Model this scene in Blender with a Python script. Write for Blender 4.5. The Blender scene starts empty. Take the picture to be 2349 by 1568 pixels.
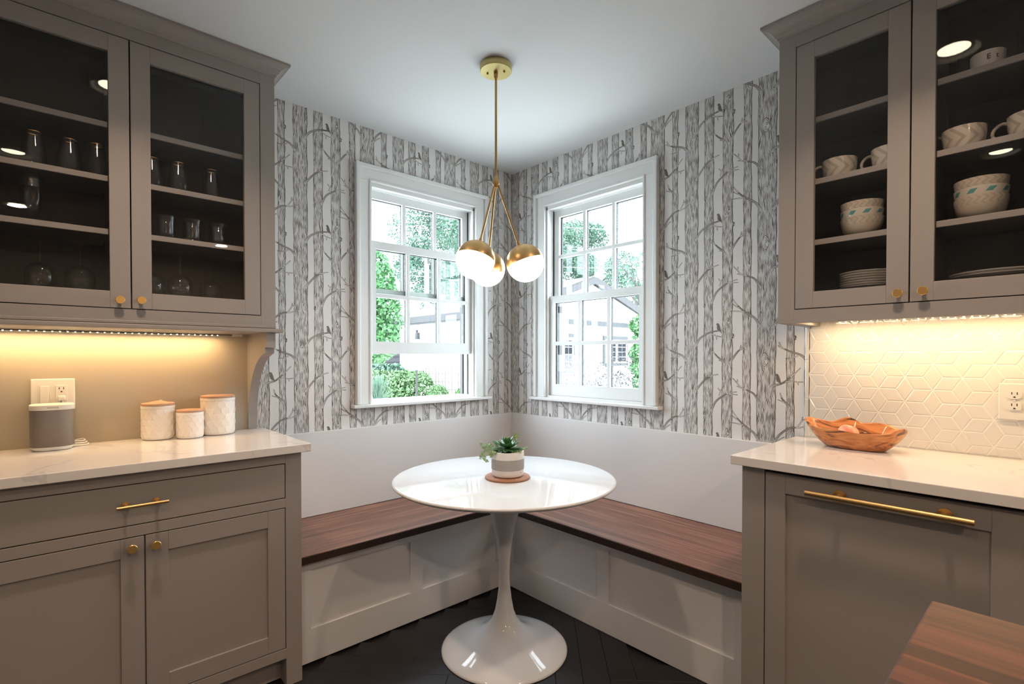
import bpy, bmesh, math, random
from mathutils import Vector, Matrix
random.seed(7)
R = math.radians
SC = bpy.context.scene
C = SC.collection
# ------------------------------------------------------------------ camera
cd = bpy.data.cameras.new('camera'); cam = bpy.data.objects.new('camera', cd); C.objects.link(cam)
cam.location = (-2.3301, -2.56, 1.247)
cam.rotation_euler = (R(90 - .732), 0, R(47.68 - 90))
cd.sensor_width = 36; cd.lens = 36 * 1170.5 / 2349; cd.shift_y = 48.4 / 2349; cd.clip_start = .02
SC.camera = cam
# ------------------------------------------------------------------ colour management, world
vs = SC.view_settings
vs.view_transform = 'Standard'; vs.look = 'None'; vs.gamma = 1; vs.use_curve_mapping = False
vs.exposure = 0.74
SC.cycles.use_denoising = True
SC.cycles.max_bounces = 10; SC.cycles.diffuse_bounces = 5; SC.cycles.transparent_max_bounces = 24
SC.cycles.caustics_reflective = False; SC.cycles.caustics_refractive = False
SC.cycles.sample_clamp_indirect = 6
W = bpy.data.worlds.new('overcast_sky'); SC.world = W; W.use_nodes = True
wn = W.node_tree.nodes; wb = wn['Background']
wb.inputs[0].default_value = (.80, .895, 1, 1); wb.inputs[1].default_value = 9.6
H = 2.474
WARM = (1, .72, .51)
def area(name, loc, rot, sx, sy, power, col, shape='RECTANGLE', spread=180, portal=False):
    l = bpy.data.lights.new(name, 'AREA'); l.shape = shape; l.size = sx; l.size_y = sy
    l.energy = power; l.color = col; l.spread = R(spread)
    if portal: l.cycles.is_portal = True
    o = bpy.data.objects.new(name, l); o.location = loc; o.rotation_euler = rot; C.objects.link(o); return o
area('window_portal', (-.68, .16, 1.6), (R(-90), 0, 0), .74, 1.24, 1, (1, 1, 1), portal=True)
area('window_portal', (.16, -.68, 1.6), (R(90), 0, R(90)), .74, 1.24, 1, (1, 1, 1), portal=True)
DOWN = [(-2.47, -2.26), (-.93, -2.23), (-.91, -4.27), (-2.5, -3.7), (-2.10, -.93)]
for x, y in DOWN:
    far = y < -3
    area('downlight_beam', (x, y, H - .018), (0, 0, 0),   .11, .11, 11.5 if far else 4.6, WARM, 'DISK', 176 if far else 120)
# LED strips under the wall cabinets (the strips' own light)
area('strip_light_beam', (-2.17, -.062, 1.334), (0, 0, 0), .80, .008, 2.1, (1, .64, .30))
area('strip_light_beam', (-.120, -2.24, 1.385), (0, 0, R(90)), .70, .008, 1.9, (1, .68, .36))
# ------------------------------------------------------------------ materials
MATS = {}
def nm(name):
    m = bpy.data.materials.new(name); m.use_nodes = True; MATS[name] = m
    return m, m.node_tree.nodes, m.node_tree.links, m.node_tree.nodes['Principled BSDF']
def mat(name, col, rough=.5, metal=0, spec=.5, coat=0, noise=0, nscale=8, bump=0, bscale=60, aniso=None):
    m, n, l, b = nm(name)
    b.inputs['Base Color'].default_value = (*col, 1); b.inputs['Roughness'].default_value = rough
    b.inputs['Metallic'].default_value = metal; b.inputs['Specular IOR Level'].default_value = spec
    b.inputs['Coat Weight'].default_value = coat; b.inputs['Coat Roughness'].default_value = .04
    tc = n.new('ShaderNodeTexCoord')
    if noise:
        t = n.new('ShaderNodeTexNoise'); t.inputs['Scale'].default_value = nscale; t.inputs['Detail'].default_value = 4
        l.new(tc.outputs['Object'], t.inputs['Vector'])
        r = n.new('ShaderNodeMixRGB'); r.inputs[1].default_value = (*[c * (1 - noise) for c in col], 1)
        r.inputs[2].default_value = (*[min(1, c * (1 + noise)) for c in col], 1)
        l.new(t.outputs[0], r.inputs[0]); l.new(r.outputs[0], b.inputs['Base Color'])
    if bump:
        t = n.new('ShaderNodeTexNoise'); t.inputs['Scale'].default_value = bscale; t.inputs['Detail'].default_value = 3
        l.new(tc.outputs['Object'], t.inputs['Vector'])
        q = n.new('ShaderNodeBump'); q.inputs['Strength'].default_value = bump; q.inputs['Distance'].default_value = .002
        l.new(t.outputs[0], q.inputs['Height']); l.new(q.outputs[0], b.inputs['Normal'])
    return m
def emis(name, col, s):
    m, n, l, b = nm(name); b.inputs['Base Color'].default_value = (*col, 1)
    b.inputs['Emission Color'].default_value = (*col, 1); b.inputs['Emission Strength'].default_value = s
    return m
def wood(name, ramp, axis, scale=1, rough=.4, strips=None, coat=.1):
    """streaky wood; grain runs along axis (0 x, 1 y); strips = width of glued staves"""
    m, n, l, b = nm(name)
    tc = n.new('ShaderNodeTexCoord'); sp = n.new('ShaderNodeSeparateXYZ'); l.new(tc.outputs['Object'], sp.inputs[0])
    along, across = (0, 1) if axis == 0 else (1, 0)
    cb = n.new('ShaderNodeCombineXYZ')
    def mul(o, k):
        q = n.new('ShaderNodeMath'); q.operation = 'MULTIPLY'; l.new(o, q.inputs[0]); q.inputs[1].default_value = k; return q.outputs[0]
    l.new(mul(sp.outputs[along], 1.6 * scale), cb.inputs[0]); l.new(mul(sp.outputs[across], 34 * scale), cb.inputs[1]); l.new(mul(sp.outputs[2], 34 * scale), cb.inputs[2])
    vec = cb.outputs[0]
    if strips:
        d = mul(sp.outputs[across], 1 / strips); f = n.new('ShaderNodeMath'); f.operation = 'FLOOR'; l.new(d, f.inputs[0])
        wnz = n.new('ShaderNodeTexWhiteNoise'); wnz.noise_dimensions = '1D'; l.new(f.outputs[0], wnz.inputs['W'])
        ad = n.new('ShaderNodeVectorMath'); ad.operation = 'ADD'; l.new(vec, ad.inputs[0])
        sc = n.new('ShaderNodeVectorMath'); sc.operation = 'SCALE'; l.new(wnz.outputs['Color'], sc.inputs[0]); sc.inputs['Scale'].default_value = 30
        l.new(sc.outputs[0], ad.inputs[1]); vec = ad.outputs[0]
    t = n.new('ShaderNodeTexNoise'); t.inputs['Scale'].default_value = 1; t.inputs['Detail'].default_value = 8; t.inputs['Roughness'].default_value = .68
    t.inputs['Distortion'].default_value = .4
    l.new(vec, t.inputs['Vector'])
    cr = n.new('ShaderNodeValToRGB'); e = cr.color_ramp.elements
    e[0].position = .30; e[0].color = (*ramp[0], 1); e[1].position = .72; e[1].color = (*ramp[2], 1)
    k = cr.color_ramp.elements.new(.5); k.color = (*ramp[1], 1)
    src = t.outputs[0]
    if strips:
        mx = n.new('ShaderNodeMath'); mx.operation = 'MULTIPLY_ADD'; l.new(wnz.outputs['Value'], mx.inputs[0]); mx.inputs[1].default_value = .26; mx.inputs[2].default_value = -.13
        ad2 = n.new('ShaderNodeMath'); ad2.operation = 'ADD'; l.new(mx.outputs[0], ad2.inputs[0]); l.new(src, ad2.inputs[1]); src = ad2.outputs[0]
    l.new(src, cr.inputs[0]); l.new(cr.outputs[0], b.inputs['Base Color'])
    b.inputs['Roughness'].default_value = rough; b.inputs['Coat Weight'].default_value = coat
    return m
def glass(name, tint=(1, 1, 1), ior=1.45, rough=0.0):
    m = bpy.data.materials.new(name); m.use_nodes = True; MATS[name] = m; n = m.node_tree.nodes; l = m.node_tree.links
    n.clear(); o = n.new('ShaderNodeOutputMaterial'); mx = n.new('ShaderNodeMixShader'); fr = n.new('ShaderNodeFresnel'); fr.inputs[0].default_value = ior
    ge = n.new('ShaderNodeNewGeometry'); mi = n.new('ShaderNodeMath'); mi.operation = 'MULTIPLY_ADD'   # thin glass: the same Fresnel on both faces (light is not bent)
    l.new(ge.outputs['Backfacing'], mi.inputs[0]); mi.inputs[1].default_value = 1 / ior - ior; mi.inputs[2].default_value = ior; l.new(mi.outputs[0], fr.inputs[0])
    t = n.new('ShaderNodeBsdfTransparent'); t.inputs[0].default_value = (*tint, 1); g = n.new('ShaderNodeBsdfGlossy'); g.inputs['Roughness'].default_value = rough
    l.new(fr.outputs[0], mx.inputs[0]); l.new(t.outputs[0], mx.inputs[1]); l.new(g.outputs[0], mx.inputs[2]); l.new(mx.outputs[0], o.inputs[0]); return m

CAB = mat('greige_paint', (.305, .277, .259), .5, noise=.02, nscale=3)
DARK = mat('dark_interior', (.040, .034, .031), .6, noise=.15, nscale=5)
WHITE = mat('white_trim_paint', (.74, .75, .74), .35)
BENCH = mat('bench_paint', (.72, .725, .735), .42, noise=.015, nscale=3)
CEIL = mat('ceiling_paint', (.70, .715, .72), .9, bump=.05, bscale=200)
PAPER = mat('wallpaper_ground', (.73, .725, .72), .7)
PAPERW = mat('wallpaper_light', (.74, .72, .70), .7)
INK = mat('wallpaper_ink', (.115, .10, .088), .6)
BIRD = mat('wallpaper_bird', (.165, .145, .125), .6)
SPLASH = mat('taupe_wall_paint', (.40, .355, .29), .45)
ROOMW = mat('room_wall_paint', (.66, .63, .59), .8)
BRASS = mat('brushed_brass', (.80, .52, .23), .34, metal=1, noise=.08, nscale=40)
BRASSL = mat('satin_brass_plate', (.62, .52, .24), .42, metal=1)
KNOBM = mat('satin_gold_knob', (.80, .50, .18), .40, metal=1)
BRASSD = mat('antique_brass', (.60, .40, .17), .40, metal=1)
GLOSSW = mat('gloss_white', (.64, .665, .70), .05, spec=.36)
TILE = mat('glazed_tile', (.72, .70, .66), .09, spec=.6, coat=.8)
GROUT = mat('grout', (.80, .78, .73), .8)
PLAST = mat('white_plastic', (.72, .70, .66), .35)
BLACK = mat('black_slot', (.01, .01, .01), .6)
CER = mat('matte_ceramic', (.76, .72, .67), .38)
CORK = mat('cork', (.34, .165, .10), .75, noise=.35, nscale=160, bump=.4, bscale=200)
POT = mat('concrete_white', (.72, .70, .69), .7, noise=.05, nscale=40, bump=.2, bscale=80)
BAND = mat('concrete_grey', (.34, .33, .325), .8, noise=.12, nscale=30)
SOIL = mat('soil', (.05, .035, .025), .9, noise=.4, nscale=80, bump=.8, bscale=80)
LEAFD = mat('succulent_leaf', (.045, .15, .045), .28, spec=.6, noise=.35, nscale=25)
SEDUM = mat('sedum_leaf', (.36, .50, .26), .5, noise=.3, nscale=90)
GRILLE = mat('speaker_grille', (.20, .175, .16), .42, metal=.4, bump=.6, bscale=900)
GLASSW = glass('window_glass', (.97, 1, .99), 1.35)
GLASSC = glass('cabinet_glass', (1, 1, 1), 1.45)
GLASST = glass('tumbler_glass', (.98, .985, .985), 1.4)
GOLD = mat('gold_rim', (.85, .45, .16), .25, metal=1)
DARKF = mat('dark_window_track', (.02, .018, .017), .5)
GREYT = mat('grey_weatherstrip', (.22, .25, .25), .5)
WALNUT_X = wood('walnut_x', ((.085, .033, .019), (.20, .082, .048), (.40, .205, .135)), 0, 1, .36, coat=.15)
WALNUT_Y = wood('walnut_y', ((.085, .033, .019), (.20, .082, .048), (.40, .205, .135)), 1, 1, .36, coat=.15)
ISLAND = wood('island_walnut', ((.022, .007, .006), (.070, .021, .014), (.150, .047, .030)), 1, .9, .42, strips=.032, coat=.1)
LID = wood('acacia_lid', ((.40, .22, .135), (.50, .29, .18), (.60, .37, .25)), 0, 2, .45)
FLOORM = mat('dark_floor_board', (.0155, .0135, .0145), .5, spec=.35, noise=.35, nscale=9)
CANHEX = mat('canister_glaze', (.80, .75, .69), .3)

def olive():
    m, n, l, b = nm('olive_wood')
    tc = n.new('ShaderNodeTexCoord'); mp = n.new('ShaderNodeMapping'); mp.inputs['Scale'].default_value = (1, .35, 1.4)
    l.new(tc.outputs['Object'], mp.inputs[0])
    t = n.new('ShaderNodeTexNoise'); t.inputs['Scale'].default_value = 26; t.inputs['Detail'].default_value = 5; t.inputs['Distortion'].default_value = 1.8
    l.new(mp.outputs[0], t.inputs['Vector'])
    cr = n.new('ShaderNodeValToRGB'); e = cr.color_ramp.elements
    e[0].position = .33; e[0].color = (.10, .028, .012, 1); e[1].position = .62; e[1].color = (.60, .25, .085, 1)
    k = cr.color_ramp.elements.new(.44); k.color = (.42, .145, .04, 1)
    l.new(t.outputs[0], cr.inputs[0]); b.inputs['Roughness'].default_value = .38
    t2 = n.new('ShaderNodeTexNoise'); t2.inputs['Scale'].default_value = 19; t2.inputs['Detail'].default_value = 1; l.new(mp.outputs[0], t2.inputs['Vector'])
    c2 = n.new('ShaderNodeValToRGB'); e = c2.color_ramp.elements; e[0].position = .60; e[0].color = (1, 1, 1, 1); e[1].position = .66; e[1].color = (.16, .11, .09, 1); l.new(t2.outputs[0], c2.inputs[0])
    mm = n.new('ShaderNodeMixRGB'); mm.blend_type = 'MULTIPLY'; mm.inputs[0].default_value = 1; l.new(cr.outputs[0], mm.inputs[1]); l.new(c2.outputs[0], mm.inputs[2]); l.new(mm.outputs[0], b.inputs['Base Color'])
    b.inputs['Coat Weight'].default_value = .25
    return m
OLIVE = olive()
def quartz():
    m, n, l, b = nm('quartz')
    tc = n.new('ShaderNodeTexCoord')
    t = n.new('ShaderNodeTexNoise'); t.inputs['Scale'].default_value = 2.2; t.inputs['Detail'].default_value = 9; t.inputs['Distortion'].default_value = 1.5
    l.new(tc.outputs['Object'], t.inputs['Vector'])
    a = n.new('ShaderNodeMath'); a.operation = 'SUBTRACT'; l.new(t.outputs[0], a.inputs[0]); a.inputs[1].default_value = .5
    a2 = n.new('ShaderNodeMath'); a2.operation = 'ABSOLUTE'; l.new(a.outputs[0], a2.inputs[0])
    t2 = n.new('ShaderNodeTexNoise'); t2.inputs['Scale'].default_value = 3.1; l.new(tc.outputs['Object'], t2.inputs['Vector'])
    ad = n.new('ShaderNodeMath'); ad.operation = 'MULTIPLY_ADD'; l.new(t2.outputs[0], ad.inputs[0]); ad.inputs[1].default_value = -.12; l.new(a2.outputs[0], ad.inputs[2])
    cr = n.new('ShaderNodeValToRGB'); e = cr.color_ramp.elements
    e[0].position = 0; e[0].color = (.64, .615, .60, 1); e[1].position = .010; e[1].color = (.74, .71, .69, 1)
    ad3 = n.new('ShaderNodeMath'); ad3.operation = 'ADD'; l.new(ad.outputs[0], ad3.inputs[0]); ad3.inputs[1].default_value = .0605
    l.new(ad3.outputs[0], cr.inputs[0]); l.new(cr.outputs[0], b.inputs['Base Color']); b.inputs['Roughness'].default_value = .12
    b.inputs['Coat Weight'].default_value = .3
    return m
QUARTZ = quartz()
def peach():
    m, n, l, b = nm('peach_skin')
    tc = n.new('ShaderNodeTexCoord'); t = n.new('ShaderNodeTexNoise'); t.inputs['Scale'].default_value = 22; t.inputs['Detail'].default_value = 2
    l.new(tc.outputs['Object'], t.inputs['Vector']); cr = n.new('ShaderNodeValToRGB'); e = cr.color_ramp.elements
    e[0].position = .38; e[0].color = (.66, .22, .16, 1); e[1].position = .62; e[1].color = (.90, .60, .42, 1)
    l.new(t.outputs[0], cr.inputs[0]); l.new(cr.outputs[0], b.inputs['Base Color']); b.inputs['Roughness'].default_value = .6; return m
PEACH = peach()
def bark():
    """printed bark: wavy broken ink lines on paper; uses UV (metres across, metres up) and UV 'across' 0..1"""
    m, n, l, b = nm('printed_bark')
    uv = n.new('ShaderNodeUVMap'); uv.uv_map = 'UVMap'; ac = n.new('ShaderNodeUVMap'); ac.uv_map = 'across'
    def M(op, *a, clamp=False):
        q = n.new('ShaderNodeMath'); q.operation = op; q.use_clamp = clamp
        for i, v in enumerate(a):
            if isinstance(v, (int, float)): q.inputs[i].default_value = v
            else: l.new(v, q.inputs[i])
        return q.outputs[0]
    def nz(sx, sy, det=1.5):
        mp = n.new('ShaderNodeMapping'); mp.inputs['Scale'].default_value = (sx, sy, 1); l.new(uv.outputs[0], mp.inputs[0])
        t = n.new('ShaderNodeTexNoise'); t.inputs['Scale'].default_value = 1; t.inputs['Detail'].default_value = det; l.new(mp.outputs[0], t.inputs['Vector']); return t.outputs[0]
    su = n.new('ShaderNodeSeparateXYZ'); l.new(uv.outputs[0], su.inputs[0]); sa = n.new('ShaderNodeSeparateXYZ'); l.new(ac.outputs[0], sa.inputs[0])
    v = M('ADD', M('MULTIPLY', su.outputs[0], 195.0), M('ADD', M('MULTIPLY', nz(28, 11), 4.6), M('MULTIPLY', nz(60, 42), 1.3)))
    tri = M('MULTIPLY', M('ABSOLUTE', M('SUBTRACT', M('FRACT', v), .5)), 2.0)
    edge = M('ABSOLUTE', M('SUBTRACT', sa.outputs[0], .45))
    wd = M('ADD', M('MULTIPLY_ADD', nz(120, 24), 2.3, -.89), M('MULTIPLY', edge, .30))
    ink = M('MULTIPLY_ADD', M('SUBTRACT', wd, tri), 7.0, .5, clamp=True)
    mx = n.new('ShaderNodeMixRGB'); l.new(ink, mx.inputs[0]); mx.inputs[1].default_value = (.64, .625, .605, 1); mx.inputs[2].default_value = (.135, .118, .104, 1)
    l.new(mx.outputs[0], b.inputs['Base Color']); b.inputs['Roughness'].default_value = .65; return m
BARK = bark()
def chevron(name, base, ink, teal=False, fz=15.5, nn=10, amp=2.0, zlo=-1):
    """glazed ware with a printed chevron band (object space: z up, axis at the origin)"""
    m, n, l, b = nm(name)
    tc = n.new('ShaderNodeTexCoord'); sp = n.new('ShaderNodeSeparateXYZ'); l.new(tc.outputs['Object'], sp.inputs[0])
    def M(op, *a):
        q = n.new('ShaderNodeMath'); q.operation = op
        for i, v in enumerate(a):
            if isinstance(v, (int, float)): q.inputs[i].default_value = v
            else: l.new(v, q.inputs[i])
        return q.outputs[0]
    th = M('ARCTAN2', sp.outputs[1], sp.outputs[0])
    if not teal:
        f = M('FRACT', M('ADD', M('MULTIPLY', th, 7 / (2 * math.pi)), M('MULTIPLY', sp.outputs[2], 0)))
        tri = M('ABSOLUTE', M('SUBTRACT', M('FRACT', M('MULTIPLY', sp.outputs[2], fz)), .5))
        v = M('FRACT', M('ADD', M('MULTIPLY', th, nn / (2 * math.pi)), M('MULTIPLY', tri, amp)))
        mask = M('MULTIPLY', M('LESS_THAN', v, .38), M('GREATER_THAN', sp.outputs[2], zlo))
    else:
        v = M('FRACT', M('ADD', M('MULTIPLY', th, 9 / (2 * math.pi)), M('MULTIPLY', sp.outputs[2], -18)))
        mask = M('MULTIPLY', M('LESS_THAN', v, .40), M('LESS_THAN', M('ABSOLUTE', M('SUBTRACT', sp.outputs[2], .053)), .0065))
    rgb = n.new('ShaderNodeMixRGB'); l.new(mask, rgb.inputs[0]); rgb.inputs[1].default_value = (*base, 1); rgb.inputs[2].default_value = (*ink, 1)
    l.new(rgb.outputs[0], b.inputs['Base Color']); b.inputs['Roughness'].default_value = .2; b.inputs['Coat Weight'].default_value = .4
    return m
CHEV = chevron('chevron_glaze', (.66, .60, .52), (.47, .42, .35))
CHEVB = chevron('small_chevron_glaze', (.60, .54, .45), (.49, .435, .36), False, 44, 22, 1.5, .040)
TEAL = chevron('teal_dash_glaze', (.66, .62, .54), (.10, .34, .33), True)

# ------------------------------------------------------------------ helpers
def worldloc(o):
    v = Vector((0, 0, 0))
    while o: v += o.location; o = o.parent
    return v
class B:
    def __init__(s): s.bm = bmesh.new()
    def box(s, x0, x1, y0, y1, z0, z1, bev=0, seg=2):
        x0, x1 = sorted((x0, x1)); y0, y1 = sorted((y0, y1)); z0, z1 = sorted((z0, z1))
        v = [s.bm.verts.new(p) for p in ((x0, y0, z0), (x1, y0, z0), (x1, y1, z0), (x0, y1, z0), (x0, y0, z1), (x1, y0, z1), (x1, y1, z1), (x0, y1, z1))]
        f = [s.bm.faces.new([v[i] for i in q]) for q in ((0, 3, 2, 1), (4, 5, 6, 7), (0, 1, 5, 4), (1, 2, 6, 5), (2, 3, 7, 6), (3, 0, 4, 7))]
        if bev:
            es = list({e for g in f for e in g.edges}); bmesh.ops.bevel(s.bm, geom=es, offset=bev, segments=seg, profile=.5, affect='EDGES')
        return s
    def prism(s, pts, vec):
        """closed polygon pts (3d) extruded along vec"""
        a = [s.bm.verts.new(p) for p in pts]; b = [s.bm.verts.new(Vector(p) + Vector(vec)) for p in pts]
        n = len(pts); s.bm.faces.new(a[::-1]); s.bm.faces.new(b)
        for i in range(n): s.bm.faces.new((a[i], a[(i + 1) % n], b[(i + 1) % n], b[i]))
        return s
    def poly(s, pts):
        s.bm.faces.new([s.bm.verts.new(p) for p in pts]); return s
    def lathe(s, prof, c=(0, 0, 0), seg=48, sx=1, sy=1, closed=False):
        rings = []
        for r, z in prof:
            if r < 1e-6: rings.append([s.bm.verts.new((c[0], c[1], c[2] + z))])
            else: rings.append([s.bm.verts.new((c[0] + r * sx * math.cos(2 * math.pi * i / seg), c[1] + r * sy * math.sin(2 * math.pi * i / seg), c[2] + z)) for i in range(seg)])
        pr = list(zip(rings, rings[1:]))
        if closed: pr.append((rings[-1], rings[0]))
        for a, b in pr:
            for i in range(seg):
                j = (i + 1) % seg
                q = [a[i % len(a)], a[j % len(a)], b[j % len(b)], b[i % len(b)]]
                u = []
                for v in q:
                    if v not in u: u.append(v)
                if len(u) > 2:
                    try: s.bm.faces.new(u)
                    except ValueError: pass
        return s
    def tube(s, pts, r, seg=10, cap=True):
        pts = [Vector(p) for p in pts]; n = len(pts); rs = r if isinstance(r, (list, tuple)) else [r] * n
        rings = []; up = None
        for i, p in enumerate(pts):
            t = (pts[min(i + 1, n - 1)] - pts[max(i - 1, 0)]).normalized()
            if up is None: up = Vector((0, 0, 1)) if abs(t.z) < .9 else Vector((1, 0, 0))
            u = t.cross(up).normalized(); w = u.cross(t).normalized(); up = w
            rings.append([s.bm.verts.new(p + (u * math.cos(2 * math.pi * k / seg) + w * math.sin(2 * math.pi * k / seg)) * rs[i]) for k in range(seg)])
        for a, b in zip(rings, rings[1:]):
            for k in range(seg): s.bm.faces.new((a[k], a[(k + 1) % seg], b[(k + 1) % seg], b[k]))
        if cap: s.bm.faces.new(rings[0][::-1]); s.bm.faces.new(rings[-1])
        return s
    def put(s, name, m, parent=None, smooth=False, ang=35, world=True, norm=True):
        if norm: bmesh.ops.recalc_face_normals(s.bm, faces=s.bm.faces)
        me = bpy.data.meshes.new(name); s.bm.to_mesh(me); s.bm.free()
        if parent and world: me.transform(Matrix.Translation(-worldloc(parent)))
        me.materials.append(m)
        if smooth:
            me.polygons.foreach_set('use_smooth', [True] * len(me.polygons)); me.set_sharp_from_angle(angle=R(ang))
        o = bpy.data.objects.new(name, me); C.objects.link(o)
        if parent: o.parent = parent
        return o
def tag(o, label, cat, group=None, kind=None):
    o['label'] = label; o['category'] = cat
    if group: o['group'] = group
    if kind: o['kind'] = kind
    return o
def thing(name, label, cat, loc, group=None, kind=None):
    o = bpy.data.objects.new(name, None); o.empty_display_size = .05; C.objects.link(o); o.location = loc
    return tag(o, label, cat, group, kind)
def struct(name, b, m, parent=None, label=None):
    o = b.put(name, m, parent); o['kind'] = 'structure'
    if label: o['label'] = label
    return o
def sroot(name, loc=(0, 0, 0)):
    o = bpy.data.objects.new(name, None); C.objects.link(o); o.location = loc; o['kind'] = 'structure'; return o
def kids(o): return [c for c in bpy.data.objects if c.parent == o]
def dup(root, loc, label=None, rot=None):
    def cp(o, par):
        c = o.copy(); C.objects.link(c); c.parent = par
        for ch in o.children: cp(ch, c)
        return c
    r = cp(root, None); r.location = loc
    if rot is not None: r.rotation_euler = (0, 0, rot)
    if label: r['label'] = label
    return r
# face-space transforms: u along the wall, w out of the wall
LF = lambda u, w, z: (u, -w, z)
RF = lambda u, w, z: (-w, -u, z)
def fbox(b, T, u0, u1, w0, w1, z0, z1, bev=0):
    p = T(u0, w0, z0); q = T(u1, w1, z1); b.box(p[0], q[0], p[1], q[1], p[2], q[2], bev); return b
def clip(poly, s0, s1, z0, z1):
    def cut(p, ax, v, keep):
        o = []
        for i in range(len(p)):
            a, b = p[i], p[(i + 1) % len(p)]; ia = keep(a[ax], v); ib = keep(b[ax], v)
            if ia: o.append(a)
            if ia != ib:
                t = (v - a[ax]) / (b[ax] - a[ax]); o.append(tuple(a[k] + t * (b[k] - a[k]) for k in range(len(a))))
        return o
    ge = lambda x, v: x >= v - 1e-9
    le = lambda x, v: x <= v + 1e-9
    for ax, v, k in ((0, s0, ge), (0, s1, le), (1, z0, ge), (1, z1, le)):
        if len(poly) < 3: return []
        poly = cut(poly, ax, v, k)
    return poly if len(poly) > 2 else []

# ------------------------------------------------------------------ room shell
HX0, HX1, HZ0, HZ1 = -1.046, -.314, .975, 2.185
XW, YW = -4.6, -5.4
def wall_with_hole(T, far):
    b = B(); a0, a1 = (HX0, HX1) if T is LF else (-HX1, -HX0)
    lo, hi = (far, .15) if T is LF else (-.0, -far)
    if T is RF: lo, hi = 0, -far
    for u0, u1, z0, z1 in ((lo, a0, 0, H), (a1, hi, 0, H), (a0, a1, 0, HZ0), (a0, a1, HZ1, H)):
        fbox(b, T, u0, u1, 0, -.15, z0, z1)
    return b
wl = struct('wall_left', wall_with_hole(LF, XW - .15), PAPER)
wr = struct('wall_right', wall_with_hole(RF, YW - .15), PAPER)
struct('wall_back', B().box(XW - .15, 0, YW - .15, YW, 0, H), ROOMW)
struct('wall_far_left', B().box(XW - .15, XW, YW, 0, 0, H), ROOMW)
struct('ceiling', B().box(XW - .15, .15, YW - .15, .15, H, H + .12), CEIL)
fl = struct('floor', B().box(XW - .15, .15, YW - .15, .15, -.1, -.012), FLOORM)
# herringbone boards
w_, L_ = .105, .63; P0, Q0 = -.39, -1.171; s2 = math.sqrt(2)
k = 0
def pq(p, q): return ((p + q) / s2, (q - p) / s2)
for i in range(-46, 47):
    for j in range(-6, 7):
        bx, by = P0 + i * w_ + j * L_, Q0 + i * w_ - j * L_
        for (p0, p1, q0, q1) in ((bx, bx + L_, by, by + w_), (bx + L_, bx + L_ + w_, by + w_ - L_, by + w_)):
            cx, cy = pq((p0 + p1) / 2, (q0 + q1) / 2)
            if not (-2.2 < cx < -.35 and -2.0 < cy < -.35): continue
            if cx + cy < -3.3: continue
            g = .0006; c0 = [(p0 + g, q0 + g), (p1 - g, q0 + g), (p1 - g, q1 - g), (p0 + g, q1 - g)]
            e = .0008; c1 = [(p0 + g + e, q0 + g + e), (p1 - g - e, q0 + g + e), (p1 - g - e, q1 - g - e), (p0 + g + e, q1 - g - e)]
            b = B(); top = random.uniform(-.0006, 0)
            va = [b.bm.verts.new((*pq(*c), -.011)) for c in c0]; vb = [b.bm.verts.new((*pq(*c), top - .001)) for c in c0]; vc = [b.bm.verts.new((*pq(*c), top)) for c in c1]
            b.bm.faces.new(vc)
            for A_, B_ in ((va, vb), (vb, vc)):
                for t in range(4): b.bm.faces.new((A_[t], A_[(t + 1) % 4], B_[(t + 1) % 4], B_[t]))
            b.put('floor_board', FLOORM, fl); k += 1
# taupe paint behind the left worktop
LCX0, LCX1 = -2.603, -1.613
B().box(XW, -1.6135, -.004, .0, .0, H).put('painted_section', SPLASH, wl)

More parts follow.
